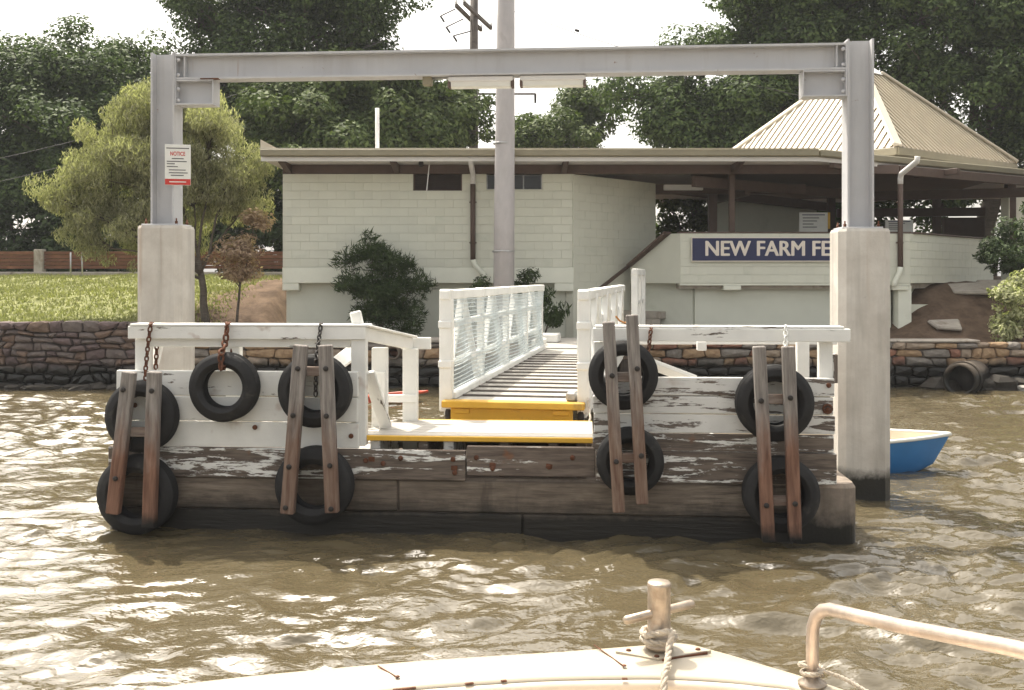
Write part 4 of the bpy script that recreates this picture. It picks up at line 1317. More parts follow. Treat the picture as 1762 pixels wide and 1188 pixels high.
# ------------------------------------------------------------------ small boats
def small_boat(name, label, L, beam_w, z_sheer, draft, loc, rotz, mo, mi, rimm, thwart=True):
    root = thing(name, label, 'boat', loc, rotz)
    ns, npnt = 12, 7
    def section(t, ins=0.0):
        b = beam_w / 2 * (.80 + .2 * min(1, t * 3)) * (1 - max(0, (t - .45) / .55) ** 2.2) - ins
        b = max(b, .012)
        zs = z_sheer + .07 * t ** 2
        zk = -draft + .22 * max(0, (t - .7) / .3) ** 2 + ins * 1.2
        pts = []
        for k in range(-npnt, npnt + 1):
            s = k / npnt
            y = b * math.copysign(abs(s) ** .75, s)
            z = zk + (zs - zk) * abs(s) ** 2.4
            x = L * (t - .5) + (.16 * max(0, t - .6) / .4) * (z - zk) / max(zs - zk, .01) * 1.2
            pts.append((x - (ins if t > .9 else 0), y, z))
        return pts
    m = 2 * npnt + 1
    for nm, ins, mat in (('hull', 0, mo), ('inside', .025, mi)):
        V = [p for i in range(ns + 1) for p in section(i / ns * (1 if ins == 0 else .985) + (.0 if ins == 0 else .008), ins)]
        F = [[i * m + k, i * m + k + 1, (i + 1) * m + k + 1, (i + 1) * m + k] for i in range(ns) for k in range(m - 1)]
        F.append(list(range(m)))
        pyd(nm, V, F, mat, root, True)
    top = [section(i / ns)[0] for i in range(ns + 1)] + [section(i / ns)[-1] for i in range(ns, -1, -1)]
    tube('gunwale', root, rimm, top + [top[0]], .022, 8)
    if thwart:
        for t in (.3, .62):
            sct = section(t, .03)
            yb = abs(sct[0][1])
            box('thwart', root, BROWN if t > .5 else mi, (L * (t - .5), 0, z_sheer - .10), (.22, yb * 1.86, .03), .006)
    return root
small_boat('dinghy', 'blue dinghy with cream inside moored behind the concrete pile', 2.5, 1.15, .34, .16, (3.62, 11.55, 0), R(-6), BLUEH, CREAMH, SIGNW)
small_boat('punt', 'small red punt afloat behind the white corner railing', 0.85, .42, .12, .06, (-2.12, 17.6, 0), R(4), REDH, REDH, REDH, False)

# ------------------------------------------------------------------ poles and wires
pp = thing('power_pole', 'thick round grey pole standing between gangway and ferry building', 'pole', (-.18, 20.62, .7))
tube('shaft', pp, POLE, [(0, 0, 0), (.02, 0, 3), (.05, 0, 6.5), (.08, 0, 11)], [.225, .215, .19, .16], 20)
for z in (2.05, 4.3):
    lathe('band', pp, GALV, [(.225 if z < 3 else .21, z), (.232 if z < 3 else .217, z + .005), (.232 if z < 3 else .217, z + .035), (.22 if z < 3 else .205, z + .04)], 20)
up_ = thing('timber_power_pole', 'dark timber power pole with slanting crossarms behind the building', 'pole', (-1.48, 38, 2.2))
tube('shaft', up_, TPOLE, [(0, 0, 0), (0, 0, 6), (.03, 0, 11.6)], [.20, .18, .15], 12)
arms = []
for (x0, y0, x1, y1, ex) in ((785, 10, 828, 52, 0), (799, 6, 845, 49, .0)):
    a, b = at(x0, y0, 36.5), at(x1, y1, 39.6)
    o_ = Vector((1.48, -38, -2.2))
    beam('crossarm', up_, TPOLE, a + o_, b + o_, .12, .14, .01)
    arms += [a, b]
ia = at(922, 162, 38)
beam('side_arm', up_, TPOLE, (0, 0, ia.z - 2.2), (ia.x + 1.48, 0, ia.z - 2.2), .07, .07, .01)
tube('insulator', up_, DARKIRON, [(ia.x + 1.46, 0, ia.z - 2.2), (ia.x + 1.46, 0, ia.z - 2.55)], [.05, .04], 8)
for p in arms:
    lathe('insulator', up_, SOFFIT, [(0, .0), (.05, .02), (.06, .07), (.03, .1), (.045, .14), (0, .17)], 10, 'Z', True, tuple(p + Vector((1.48, -38, -2.14))))
# transformer fuse arms hanging on the left
for (x0, y0, x1, y1) in ((783, 16, 758, 28), (797, 33, 768, 47), (810, 54, 780, 62)):
    a, b = at(x0, y0, 37.6), at(x1, y1, 37.2)
    beam('strut', up_, TPOLE, a + Vector((1.48, -38, -2.2)), b + Vector((1.48, -38, -2.2)), .05, .05, .008)
    c = b + Vector((.14, 0, -.22))
    tube('fuse', up_, DARKIRON, [b + Vector((1.48, -38, -2.2)), c + Vector((1.48, -38, -2.2))], .04, 6)
WIRE = plain('dark_wire', (.06, .055, .055), .6, .1, 5, 0, rnd=0)
def wire(label, p, q, sag, r_w=.011):
    p, q = Vector(p), Vector(q)
    path = [p.lerp(q, i / 16) - Vector((0, 0, sag * 4 * (i / 16) * (1 - i / 16))) for i in range(17)]
    o = tube('overhead_wire', None, WIRE, [v - p for v in path], r_w, 5)
    o.location = p
    return tag(o, label, 'wire', 'overhead wires')
wire('overhead wire sagging from the crossarm towards the large dark fig', at(758, 28, 37.2), at(-80, 290, 30), .5)
wire('lower overhead wire sagging from the timber pole past the fig', at(768, 47, 37.2), at(-80, 330, 30.5), .6)
w3 = wire('overhead wire with a splice box crossing the pale sky', at(885, 20, 37), at(1490, 190, 33), .25, .013)
o = tag(box('splice_box', None, DARKIRON, at(993, 53, 36.4), (.18, .08, .09), .02, (0, R(18), 0)), 'small dark splice box on the overhead wire', 'splice box')
tube('vent_pipe', FB, SOFFIT, [(-3.3, 2.2, 4.86), (-3.3, 2.2, 6.38)], .05, 10)
mp = thing('flue_mast', 'pale slim mast top rising beyond the pyramid roof', 'mast', (15.4, 35.4, 2.2))
tube('shaft', mp, SOFFIT, [(0, 0, 0), (0, 0, 8.6)], [.11, .09], 12)
box('cap', mp, SOFFIT, (0, 0, 8.62), (.2, .2, .05), .01)

# ------------------------------------------------------------------ low fence along the lawn
FN = thing('park_fence', 'low red-brown board fence with concrete posts behind the lawn', 'fence', (-16, 31.6, 2.28))
for k in range(5):
    x = -8.2 + k * 4.55
    span('post', FN, RUNCONC, x - .14, x + .14, -.14, .14, -.2, .86, .02)
    if k < 4:
        for j in range(5):
            span('board', FN, FENCEW, x + .145, x + 4.40, -.02, .02, .24 + j * .113, .24 + j * .113 + .10, .005)
span('kerb', FN, RUNCONC, -8.2, 10.6, -.2, .2, -.2, .14, .02)
for k, x in enumerate((5.9, 6.25)):
    tag(tube('lawn_stake', None, GALV, [(-13.4 + k * .35, 30.0, 2.2), (-13.4 + k * .35, 30.0, 3.0)], .025, 8), 'thin grey stake standing on the lawn before the fence', 'stake', 'lawn stakes')

# ------------------------------------------------------------------ trees and shrubs
def leaf_cards(P, N, A, ln, wd):
    """one small pointed card per leaf: P position, N normal, A axis"""
    A = A - N * np.sum(A * N, 1, keepdims=True)
    A /= np.linalg.norm(A, axis=1, keepdims=True) + 1e-9
    S = np.cross(N, A)
    ln = ln[:, None]; wd = wd[:, None]
    co = np.stack([P - A * ln * .5, P + S * wd * .5 + N * wd * .12, P + A * ln * .5, P - S * wd * .5 + N * wd * .12], 1)
    return co.reshape(-1, 3)

def unit(v): return v / (np.linalg.norm(v, axis=-1, keepdims=True) + 1e-9)

def make_tree(name, label, cat, base, lobes, nclump, nleaf, leaf, mat, trunk_r, seed, clump_r=(.45, .9), flat=.6, droop=0.0, aspect=.5, group=None,
              limbs=True, fill=.4, trunk_top=None):
    """base: world foot; lobes: world ellipsoids (x,y,z,rx,ry,rz); foliage is hung in clumps through the lobes"""
    g = np.random.default_rng(seed)
    base = Vector(base)
    root = thing(name, label, cat, base, 0, group)
    extra = []
    for (x, y, z, rx, ry, rz) in lobes:            # stray boughs break up each rounded mass
        for q in range(3):
            t, e = g.uniform(0, 2 * np.pi), g.uniform(-.15, .9)
            extra.append((x + math.cos(t) * math.cos(e) * rx * .95, y + math.sin(t) * math.cos(e) * ry * .95, z + math.sin(e) * rz * .95, rx * g.uniform(.22, .45), ry * .35, rz * g.uniform(.2, .42)))
    lobes = list(lobes) + extra; n_main = len(lobes) - len(extra)
    L = np.array(lobes, float)
    vol = L[:, 3] * L[:, 4] * L[:, 5]; pr = vol ** .75 / np.sum(vol ** .75)
    li = g.choice(len(L), nclump, p=pr)
    d = unit(g.normal(0, 1, (nclump, 3)))
    d[:, 2] = np.where((d[:, 2] < -.35) & (g.uniform(0, 1, nclump) < .5), -d[:, 2] * .6, d[:, 2])
    rr = np.where(g.uniform(0, 1, nclump) < fill, g.uniform(.15, .75, nclump), g.uniform(.78, 1.05, nclump))
    C = L[li, :3] + d * rr[:, None] * L[li, 3:]
    cr = g.uniform(clump_r[0], clump_r[1], nclump)
    per = np.maximum(8, (nleaf * cr ** 2 / np.sum(cr ** 2)).astype(int))
    ci = np.repeat(np.arange(nclump), per)
    n = len(ci)
    dd = unit(g.normal(0, 1, (n, 3)))
    dd[:, 2] = np.where(dd[:, 2] < -.2, dd[:, 2] * .75, dd[:, 2])
    r2 = g.uniform(.35, 1.0, n) ** .6
    off = dd * r2[:, None] * cr[ci][:, None]
    off[:, 2] *= flat
    P = C[ci] + off
    out = unit(P - L[li[ci], :3])
    if droop < 0:                                  # feathery sprays reaching outward
        A = unit(out * .9 + g.normal(0, .55, (n, 3)) + np.array([0, 0, .25]))
        N = unit(g.normal(0, 1, (n, 3)))
    elif droop > 0:
        A = unit(np.stack([g.normal(0, .45, n), g.normal(0, .45, n), -np.ones(n) * droop * 2], -1))
        N = unit(np.stack([g.normal(0, 1, n), g.normal(0, 1, n), g.normal(0, .5, n)], -1))
    else:
        N = unit(dd * .55 + out * .35 + np.array([0, 0, .55]) + g.normal(0, .42, (n, 3)))
        A = unit(g.normal(0, 1, (n, 3)) + out * .8 + np.array([0, 0, -.35]))
    ln = leaf * g.uniform(.65, 1.3, n); wd = ln * aspect
    co = leaf_cards(P, N, A, ln, wd) - np.array(base)
    me = bpy.data.meshes.new('crown'); fill_mesh(me, co, np.arange(n * 4).reshape(-1, 4))
    mesh_obj('crown', me, mat, root)
    # trunk, limbs to every lobe and twigs out to a share of the clumps
    parts = []
    rr_ = random.Random(seed)
    M0 = L[:n_main]
    top = Vector(trunk_top) if trunk_top else Vector((float(np.mean(M0[:, 0])), float(np.mean(M0[:, 1])), float(np.min(M0[:, 2] - M0[:, 5] * .2))))
    def bent(a, b, r0, r1, k=5, wob=.12):
        a, b = Vector(a), Vector(b); ln_ = (b - a).length
        pth = [a.lerp(b, i / k) + Vector((rr_.uniform(-1, 1), rr_.uniform(-1, 1), rr_.uniform(-.4, .4))) * (wob * ln_ * .25 if 0 < i < k else 0) for i in range(k + 1)]
        return tube_geo([p - base for p in pth], [r0 + (r1 - r0) * i / k for i in range(k + 1)], 7)
    foot = base - Vector((0, 0, .15))
    parts.append(bent(foot, top, trunk_r, trunk_r * .62))
    if limbs:
        for i in range(n_main):
            c = Vector(L[i, :3])
            parts.append(bent(top - (top - base) * rr_.uniform(.0, .3), c, trunk_r * .36, trunk_r * .12))
            for j in [k for k in range(nclump) if li[k] == i][:22]:
                parts.append(bent(c.lerp(top, rr_.uniform(0, .25)), Vector(C[j]), trunk_r * .14, trunk_r * .035, 3, .2))
    V, F = merge(parts)
    pyd('trunk', V, F, BARK, root, True)
    return root

def lobe(px, py, Y, rx, rz, ry=None):
    p = at(px, py, Y); return (p.x, p.y, p.z, rx, ry or rx, rz)
G0 = 2.25
make_tree('fig_tree', 'broad dark green tree behind the lawn fence beside the olive tree', 'tree', (-15.6, 38.5, G0),
          [lobe(60, 175, 37, 2.5, 2.3), lobe(180, 130, 38, 2.4, 2.2), lobe(270, 200, 38.5, 1.9, 2.2), lobe(130, 260, 36.5, 3.0, 2.2), lobe(-60, 230, 37, 3.0, 3.0), lobe(60, 330, 36, 2.6, 1.6), lobe(250, 320, 37, 2.4, 1.8)],
          430, 115000, .19, LEAF_FIG, .4, 101, (.55, 1.0), .8)
make_tree('fig_tree', 'large dark spreading fig rising behind the flat-roofed building end', 'tree', (-8.6, 42, G0),
          [lobe(400, 40, 41, 2.3, 2.4), lobe(520, 20, 41, 3.0, 2.6), lobe(640, 10, 41.5, 1.9, 2.0), lobe(470, 130, 41, 2.8, 1.9), lobe(600, 90, 41.5, 1.9, 1.5), lobe(380, 150, 42, 2.0, 2.0), lobe(520, -110, 42, 4.0, 3.0), lobe(340, 20, 42, .9, 1.2), lobe(430, 230, 41, 2.5, 2.0)],
          520, 140000, .19, LEAF_FIG, .55, 102, (.6, 1.1), .8)
make_tree('mid_tree', 'mid green tree showing over the roof between fig and grey pole', 'tree', (-6.2, 35, G0),
          [lobe(520, 215, 34.5, 1.9, 1.5), lobe(610, 190, 35, 1.7, 1.5), lobe(560, 290, 34, 2.4, 1.6), lobe(680, 235, 34.5, 1.4, 1.3), lobe(670, 150, 35.5, 1.2, .7), lobe(475, 170, 35.5, 1.2, 1.0), lobe(590, 130, 36, 1.3, .7)],
          240, 58000, .20, LEAF_MID, .22, 103, (.45, .85), .8)
make_tree('mid_tree', 'loose mid green tree close beside the timber power pole', 'tree', (-3.1, 36.5, G0),
          [lobe(740, 180, 36, 1.15, .9), lobe(800, 225, 36, 1.0, .9), lobe(715, 250, 35.5, 1.6, 1.1), lobe(780, 160, 36.5, .8, .5), lobe(710, 140, 36.5, .7, .5), lobe(830, 180, 36.5, .35, .4), lobe(760, 210, 36, 1.2, .8)],
          130, 26000, .20, LEAF_MID, .2, 104, (.35, .7), .8)
make_tree('open_tree', 'airy small tree against the sky between the two poles and large fig', 'tree', (2.3, 41, G0),
          [lobe(930, 225, 40.5, 1.1, .9), lobe(990, 190, 41, 1.3, .9), lobe(1025, 215, 41, .9, .8), lobe(965, 255, 40, 1.7, 1.2), lobe(900, 235, 40, .9, .6), lobe(1045, 165, 41, .7, .3), lobe(1000, 165, 41, .8, .35), lobe(1040, 195, 41, .7, .6)],
          105, 16000, .20, LEAF_MID, .2, 105, (.4, .75), .8)
make_tree('fig_tree', 'tall wide fig behind the pyramid roof with a low drooping arm', 'tree', (8.6, 37, G0),
          [lobe(1110, 165, 36.5, 1.3, .75), lobe(1130, 215, 36.5, 1.1, .7), lobe(1195, 110, 37, 1.4, 1.0), lobe(1215, 190, 36.5, 2.0, 1.4), lobe(1330, 90, 37, 2.3, 2.3), lobe(1320, 0, 37.5, 1.9, 1.4), lobe(1430, 30, 37.5, 2.6, 2.4), lobe(1300, 210, 36, 2.3, 1.6), lobe(1430, -90, 38, 3.0, 2.0), lobe(1450, 160, 38, 2.6, 2.0), lobe(1075, 150, 36.5, .6, .35), lobe(1185, 240, 36, 1.3, .9), lobe(1260, 250, 36, 1.8, 1.0), lobe(1370, 170, 37, 2.2, 1.6)],
          540, 140000, .18, LEAF_FIG, .42, 106, (.5, 1.0), .8)
make_tree('fig_tree', 'dense dark fig behind the slim mast and the pyramid roof edge', 'tree', (17.2, 36, G0),
          [lobe(1590, 110, 35, 1.6, 1.2), lobe(1560, 40, 36, 2.2, 1.6), lobe(1660, 10, 36, 2.2, 1.8), lobe(1740, 60, 35.5, 2.2, 2.2), lobe(1700, 160, 35, 2.4, 1.9), lobe(1790, 190, 35, 2.4, 2.2), lobe(1620, -80, 37, 3.5, 2.0), lobe(1860, 60, 36, 3.4, 3.5), lobe(1690, 270, 35.5, 2.6, 1.8), lobe(1840, 290, 35, 2.5, 2.0)],
          540, 140000, .185, LEAF_FIG, .45, 107, (.55, 1.05), .8)
make_tree('mid_tree', 'bright leafy tree seen through the gap between the two building blocks', 'tree', (5.6, 33, G0),
          [lobe(1150, 350, 32.5, 1.0, .8), lobe(1195, 375, 32.5, 1.0, .8), lobe(1170, 420, 32, 1.3, .8), lobe(1260, 370, 33, 1.2, 1.0)],
          50, 9000, .16, LEAF_MID, .14, 108, (.35, .6), .65)
make_tree('dark_tree', 'dark tree seen through the open back of the pavilion', 'tree', (13.6, 35.0, G0),
          [lobe(1500, 330, 34, 2.4, 1.8), lobe(1630, 350, 34, 2.2, 1.8), lobe(1420, 370, 34, 1.8, 1.2)],
          70, 13000, .2, LEAF_FIG, .25, 109, (.5, .9), .65)
# dark understorey behind the fence
r_ = random.Random(31)
for k in range(9):
    x = -27 + k * 2.35; y = 35.4 + r_.uniform(-.8, .8)
    make_tree('understorey_shrub', 'dark shady shrub growing in the row behind the board fence', 'shrub', (x, y, G0),
              [(x, y, 2.7, 1.8, 1.0, .9), (x, y, 3.7, 1.7, 1.3, 1.5), (x + .8, y + .3, 4.9, 1.5, 1.2, 1.2), (x - .6, y + .8, 5.6, 1.6, 1.2, 1.3)], 70, 12000, .22, LEAF_BSH, .1, 200 + k, (.5, .9), .7, group='shady shrubs behind the fence')

# olive weeping tree on the lawn
make_tree('weeping_tree', 'olive green weeping tree on the lawn beside the ferry building', 'tree', (-6.65, 21.6, 1.2),
          [lobe(200, 250, 22.4, .85, .75), lobe(280, 205, 22.8, 1.0, .75), lobe(360, 235, 22.5, .95, .85), lobe(150, 310, 22.0, .75, .7), lobe(250, 310, 22.2, 1.1, .9), lobe(400, 300, 22.4, .75, .85), lobe(330, 330, 22.5, 1.1, .8),
           lobe(205, 385, 21.8, .85, .7), lobe(150, 420, 21.7, .5, .6), lobe(110, 345, 21.7, .5, .6), lobe(240, 430, 21.9, .6, .5), lobe(290, 390, 22.8, .9, .6), lobe(415, 360, 22.6, .5, .5)],
          460, 95000, .115, LEAF_WIL, .10, 301, (.16, .40), .95, droop=.4, aspect=.22, fill=.35, trunk_top=(-6.95, 21.9, 2.6))
make_tree('copper_shrub', 'copper leaved small shrub on the bare bank by the building corner', 'shrub', (at(407, 525, 21.9).x, 21.9, gz(-6.1, 21.9)),
          [lobe(440, 385, 21.9, .34, .3), lobe(420, 435, 21.8, .5, .34), lobe(385, 450, 21.8, .35, .28), lobe(410, 475, 21.8, .4, .25)],
          75, 4200, .10, LEAF_COP, .035, 302, (.08, .26), .9, aspect=.4)
make_tree('feathery_shrub', 'dark feathery shrub against the green wall behind the corner railing', 'shrub', (at(660, 580, 21.2).x, 21.2, .9),
          [lobe(640, 440, 21.2, .34, .32), lobe(600, 452, 21.2, .28, .2), lobe(670, 465, 21.2, .42, .33), lobe(715, 492, 21.2, .33, .28), lobe(612, 498, 21.1, .4, .3), lobe(660, 508, 21.1, .5, .32),
           lobe(640, 545, 21.1, .45, .28), lobe(692, 545, 21.1, .45, .28), lobe(700, 570, 21.1, .3, .14), lobe(630, 415, 21.3, .14, .14)],
          240, 9500, .21, LEAF_BSH, .04, 303, (.08, .24), 1.0, aspect=.11, droop=-1, fill=.4)
make_tree('wall_plant', 'thin dark plant rising behind the gangway beside the grey pole', 'shrub', (at(912, 560, 20.9).x, 20.9, .9),
          [lobe(912, 478, 20.9, .2, .2), lobe(900, 500, 20.9, .25, .2)], 16, 700, .13, LEAF_BSH, .02, 304, (.1, .2), .9, aspect=.25)
make_tree('wall_plant', 'drooping dark plant beside the far end of the gangway', 'shrub', (at(945, 590, 19.2).x - .1, 20.75, .9),
          [lobe(948, 548, 20.7, .28, .25), lobe(938, 520, 20.7, .2, .28)], 18, 900, .16, LEAF_BSH, .025, 305, (.12, .22), .9, aspect=.2, droop=.3)
make_tree('wall_plant', 'low dark plant behind the gangway netting left of the pole', 'shrub', (at(828, 590, 20.9).x, 20.9, .9),
          [lobe(828, 490, 20.9, .26, .15), lobe(815, 540, 20.9, .4, .35)], 22, 1300, .14, LEAF_BSH, .025, 306, (.12, .22), .9, aspect=.22)
make_tree('dark_tree', 'dark green shrub by the pavilion parapet with unseen boughs added to shade the bank', 'tree', (12.6, 22.6, 1.9),
          [lobe(1720, 440, 22.0, .5, .4), lobe(1755, 410, 22.2, .55, .45), lobe(1760, 465, 22.1, .7, .4), lobe(1700, 425, 22, .3, .2), lobe(1800, 430, 22.3, .8, .7), (13.2, 22.3, 4.2, 1.3, 1.2, 1.5), (14.2, 23.6, 5.6, 1.6, 1.4, 1.5), (14.8, 23.8, 7.6, 1.9, 1.6, 1.5)],  # the last lobes stand out of view, added to shade the bank
          330, 42000, .13, LEAF_BSH, .05, 307, (.15, .3), .8, aspect=.3)
make_tree('pale_shrub', 'pale variegated shrub in the sun above the drain pipe wall', 'shrub', (10.95, 20.75, .95),
          [lobe(1740, 520, 20.6, .3, .35), lobe(1760, 560, 20.6, .4, .3), lobe(1725, 500, 20.6, .2, .16), lobe(1775, 500, 20.8, .4, .4), lobe(1730, 560, 20.5, .22, .25)],
          70, 5200, .095, LEAF_PAL, .03, 308, (.12, .22), .85, aspect=.5)

# ------------------------------------------------------------------ the boat the picture is taken from
ZD = .75
BO = thing('work_boat', 'cream painted boat bow with steel bollard and pipe handrail', 'boat', (0, 0, 0))
def smooth_poly(pts, k=5):
    pts = [Vector((p[0], p[1], 0)) for p in pts]; out = []
    for i in range(len(pts) - 1):
        p0, p1, p2, p3 = pts[max(i - 1, 0)], pts[i], pts[i + 1], pts[min(i + 2, len(pts) - 1)]
        for j in range(k):
            t = j / k
            out.append(.5 * ((2 * p1) + (p2 - p0) * t + (2 * p0 - 5 * p1 + 4 * p2 - p3) * t * t + (3 * p1 - p0 - 3 * p2 + p3) * t ** 3))
    out.append(pts[-1]); return out
outer = smooth_poly([(-2.15, -2.5), (-2.15, 1.5), (-2.03, 2.55), (-1.78, 3.12), (-1.34, 3.50), (-.505, 3.745), (.2, 3.87), (.57, 3.945), (.69, 3.955), (.79, 3.885), (.928, 3.76), (1.206, 3.48), (1.5, 3.05), (1.72, 2.4), (1.8, 1.5), (1.8, -2.5)])
inner = smooth_poly([(-1.88, -2.5), (-1.88, 1.5), (-1.78, 2.3), (-1.45, 2.9), (-1.0, 3.25), (-.49, 3.475), (.04, 3.58), (.40, 3.605), (.55, 3.605), (.70, 3.59), (.877, 3.55), (1.07, 3.45), (1.28, 3.0), (1.45, 2.3), (1.52, 1.5), (1.52, -2.5)])
n = len(outer)
def ringmesh(name, rows, mat, smooth=True, parent=BO):
    m = len(rows[0]); V = [p for r in rows for p in r]
    F = [[a * m + i, a * m + i + 1, (a + 1) * m + i + 1, (a + 1) * m + i] for a in range(len(rows) - 1) for i in range(m - 1)]
    return pyd(name, V, F, mat, parent, smooth)
cen = Vector((0, .6, 0))
def inset(p, d): return p + (cen - p).normalized() * d
zv = lambda p, z: Vector((p.x, p.y, z))
ringmesh('deck', [[zv(inset(p, .0), ZD - .03) for p in outer], [zv(inset(p, .008), ZD - .008) for p in outer], [zv(inset(p, .03), ZD) for p in outer],
                  [zv(p.lerp(q, .55), ZD + .008) for p, q in zip(outer, inner)], [zv(inset(q, -.02), ZD) for q in inner], [zv(q, ZD - .010) for q in inner], [zv(inset(q, .004), ZD - .05) for q in inner]], BOATW)
ringmesh('hull', [[zv(inset(p, .0), ZD - .032) for p in outer], [zv(inset(p, -.02), ZD - .06) for p in outer], [zv(inset(p, -.02), ZD - .12) for p in outer], [zv(inset(p, .02), ZD - .14) for p in outer], [zv(inset(p, .12), .2) for p in outer], [zv(inset(p, .3), -.35) for p in outer]], BOATW)
ringmesh('coaming', [[zv(inset(q, .006), ZD - .012) for q in inner], [zv(inset(q, .03), ZD - .02) for q in inner], [zv(inset(q, .03), ZD - .055) for q in inner], [zv(inset(q, -.02), ZD - .06) for q in inner], [zv(inset(q, -.03), .40) for q in inner]], BOATIN)
fl = [zv(inset(q, -.05), .42) for q in inner]
pyd('sole', fl, [list(range(n))], BOATIN, BO)
# riveted seams across the foredeck with rusty screw heads
for (x0, y0, x1, y1) in ((650, 1146, 684, 1166), (1022, 1110, 1074, 1147)):
    def dk(px, py):
        Y = (EYE - ZD - .008) * FPX / (py - 480); return Vector(((px - 881) * Y / FPX, Y, ZD + .008))
    a, b = dk(x0, y0), dk(x1, y1)
    beam('deck_seam', BO, RUST, a, b, .005, .004, .001)
    lathe('screw_head', BO, RUST, [(0, .0), (.009, .0), (.008, .003), (0, .004)], 10, 'Z', True, tuple(b + Vector((0, 0, .002))))
for (x0, y0, x1, y1) in ((676, 1182, 716, 1178), (800, 1172, 815, 1170), (862, 1167, 872, 1166), (1070, 1163, 1080, 1163)):
    a, b = dk(x0, y0), dk(x1, y1)
    beam('paint_chip', BO, RUST, a - Vector((0, .0, .0115)), b - Vector((0, 0, .0115)), .012, .006, .002)
# bollard
BX, BY = dk(1134, 1120).x, dk(1134, 1120).y
bol = lathe('bollard', BO, BRONZE, [(0, .0), (.052, .0), (.052, .015), (.045, .022), (.044, .235), (.046, .238), (.046, .250), (.041, .256), (0, .257)], 28, 'Z', True, (BX, BY, ZD + .02))
for e in bol.data.polygons: e.use_smooth = True
c1, c2 = Vector((-.142, -.06, .125)), Vector((.142, .05, .155))
tube('crossbar', bol, BRONZE, [c1, c1.lerp(c2, .03), c1.lerp(c2, .5), c1.lerp(c2, .97), c2], [.013, .017, .017, .017, .013], 14)
pl_ = prism('base_plate', bol, BOATW, [(-.17, -.02), (-.02, -.10), (.20, -.01), (.05, .08)], -.018, -.006)
for (x, y) in ((-.12, -.015), (-.02, -.075), (.15, -.005), (.05, .055)):
    lathe('screw_head', pl_, RUST, [(0, .0), (.011, .0), (.009, .005), (0, .006)], 8, 'Z', True, (x, y, -.006))
box('edge_shadow', bol, RUST, (.09, -.062, -.013), (.20, .006, .012), .001, (0, 0, R(22)))  # brown strip painting the shadow along the plate's lower right edge
# handrail
hp = [(1.07, 3.52, ZD - .02), (1.07, 3.52, .90), (1.071, 3.515, .96), (1.078, 3.50, 1.005), (1.09, 3.47, 1.035), (1.105, 3.43, 1.052), (1.125, 3.36, 1.065), (1.20, 3.06, 1.125), (1.31, 2.6, 1.23), (1.42, 2.1, 1.33), (1.6, 1.2, 1.45), (1.66, .4, 1.47), (1.66, -2, 1.47)]
hr = tube('handrail', BO, PIPEM, [(p.x, p.y, p.z) for p in [Vector(q) for q in hp]], .0225, 16)
lathe('flange', hr, BRONZE, [(0, 0), (.05, 0), (.05, .01), (.03, .018), (.026, .03), (0, .03)], 18, 'Z', True, (1.07, 3.52, ZD + .004))
for y in (1.2, -.6):
    tube('stanchion', hr, PIPEM, [(1.62, y, ZD), (1.63, y, 1.45)], .02, 12)
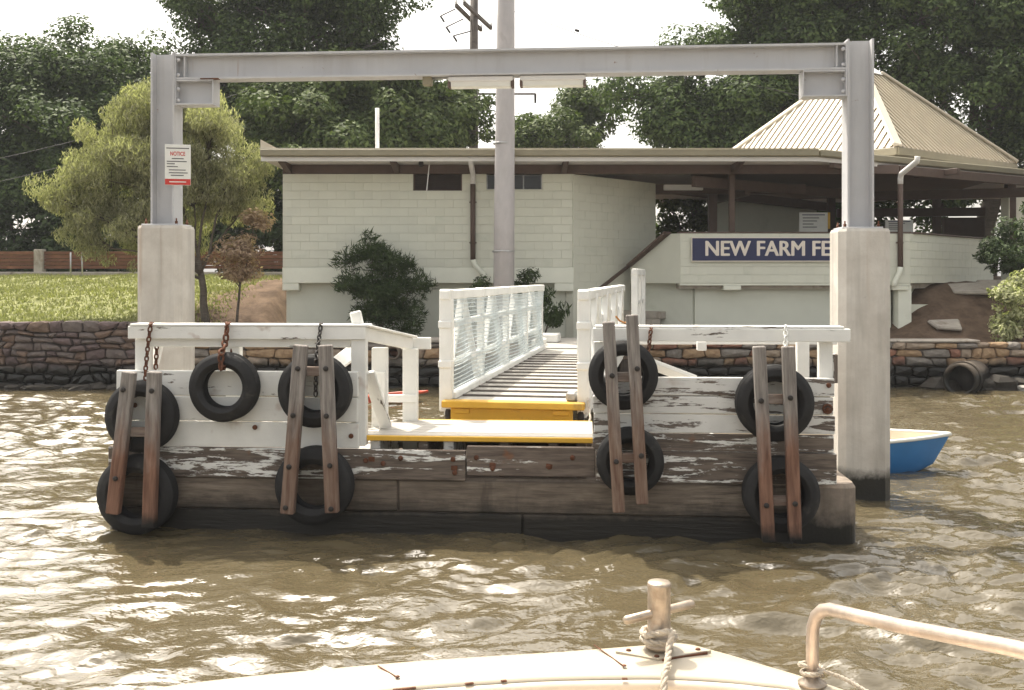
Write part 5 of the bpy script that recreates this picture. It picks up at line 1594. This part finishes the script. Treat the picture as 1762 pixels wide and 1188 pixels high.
# ropes: lashings are twisted strands
def rope(name, label, path, rad, turns=30.0):
    path = [Vector(p) for p in path]
    fine = []
    for i in range(len(path) - 1):
        p0, p1, p2, p3 = path[max(i - 1, 0)], path[i], path[i + 1], path[min(i + 2, len(path) - 1)]
        for j in range(8):
            t = j / 8
            fine.append(.5 * ((2 * p1) + (p2 - p0) * t + (2 * p0 - 5 * p1 + 4 * p2 - p3) * t * t + (3 * p1 - p0 - 3 * p2 + p3) * t ** 3))
    fine.append(path[-1])
    parts = []
    for s_ in range(3):
        strand = []; acc = 0
        for i, p in enumerate(fine):
            d = (fine[min(i + 1, len(fine) - 1)] - fine[max(i - 1, 0)]).normalized()
            if i: acc += (p - fine[i - 1]).length
            a = d.cross(Vector((0, .3, 1))).normalized(); b = d.cross(a)
            th = acc / (rad * 7) * 2 * math.pi + s_ * 2.094
            strand.append(p + (a * math.cos(th) + b * math.sin(th)) * rad * .5)
        parts.append(tube_geo(strand, rad * .58, 6))
    V, F = merge(parts)
    org = fine[0]
    o = pyd(name, [v - org for v in V], F, ROPEM, None, True, loc=org)
    return tag(o, label, 'rope')
bc = Vector((BX, BY, ZD + .03))
coil = [bc + Vector((math.cos(t) * .062, math.sin(t) * .062, .012 + t * .004)) for t in np.linspace(.5, 2 * math.pi * 1.62, 26)]
tail = [bc + Vector(v) for v in ((.03, -.085, .08), (.02, -.12, .035), (.0, -.2, .0), (-.02, -.27, -.012), (-.035, -.36, -.10), (-.05, -.55, -.25))]
rope('bow_rope', 'frayed pale rope looped round the steel bollard on the bow', coil + tail, .013)
hc = Vector((1.07, 3.52, ZD + .03))
coil = [hc + Vector((math.cos(t) * .036, math.sin(t) * .036, .004 + t * .0042)) for t in np.linspace(0, 2 * math.pi * 1.5, 26)]
rope('lashing_rope', 'pale rope lashed round the foot of the pipe handrail', coil + [hc + Vector(v) for v in ((.08, -.04, .02), (.16, -.10, -.01), (.22, -.2, -.02), (.3, -.35, -.02))], .008)

# ------------------------------------------------------------------ summer haze over the river
def haze():
    V = [(x, y, z) for z in (-2.7, 24.0) for (x, y) in ((-910, -910), (910, -910), (910, 910), (-910, 910))]
    F = [(0, 3, 2, 1), (4, 5, 6, 7), (0, 1, 5, 4), (1, 2, 6, 5), (2, 3, 7, 6), (3, 0, 4, 7)]
    m = bpy.data.materials.new('haze_air'); m.use_nodes = True
    nt = m.node_tree
    nt.nodes.remove(nt.nodes['Principled BSDF'])
    vol = nt.nodes.new('ShaderNodeVolumePrincipled')
    vol.inputs['Color'].default_value = (.93, .95, 1.0, 1)
    vol.inputs['Density'].default_value = HAZE
    nt.links.new(vol.outputs[0], nt.nodes['Material Output'].inputs['Volume'])
    o = pyd('haze', V, F, None)
    o.data.materials.append(m)
    tag(o, 'thin pale summer haze in the air over the river', 'haze', kind='stuff')
HAZE = 0.0006
haze()
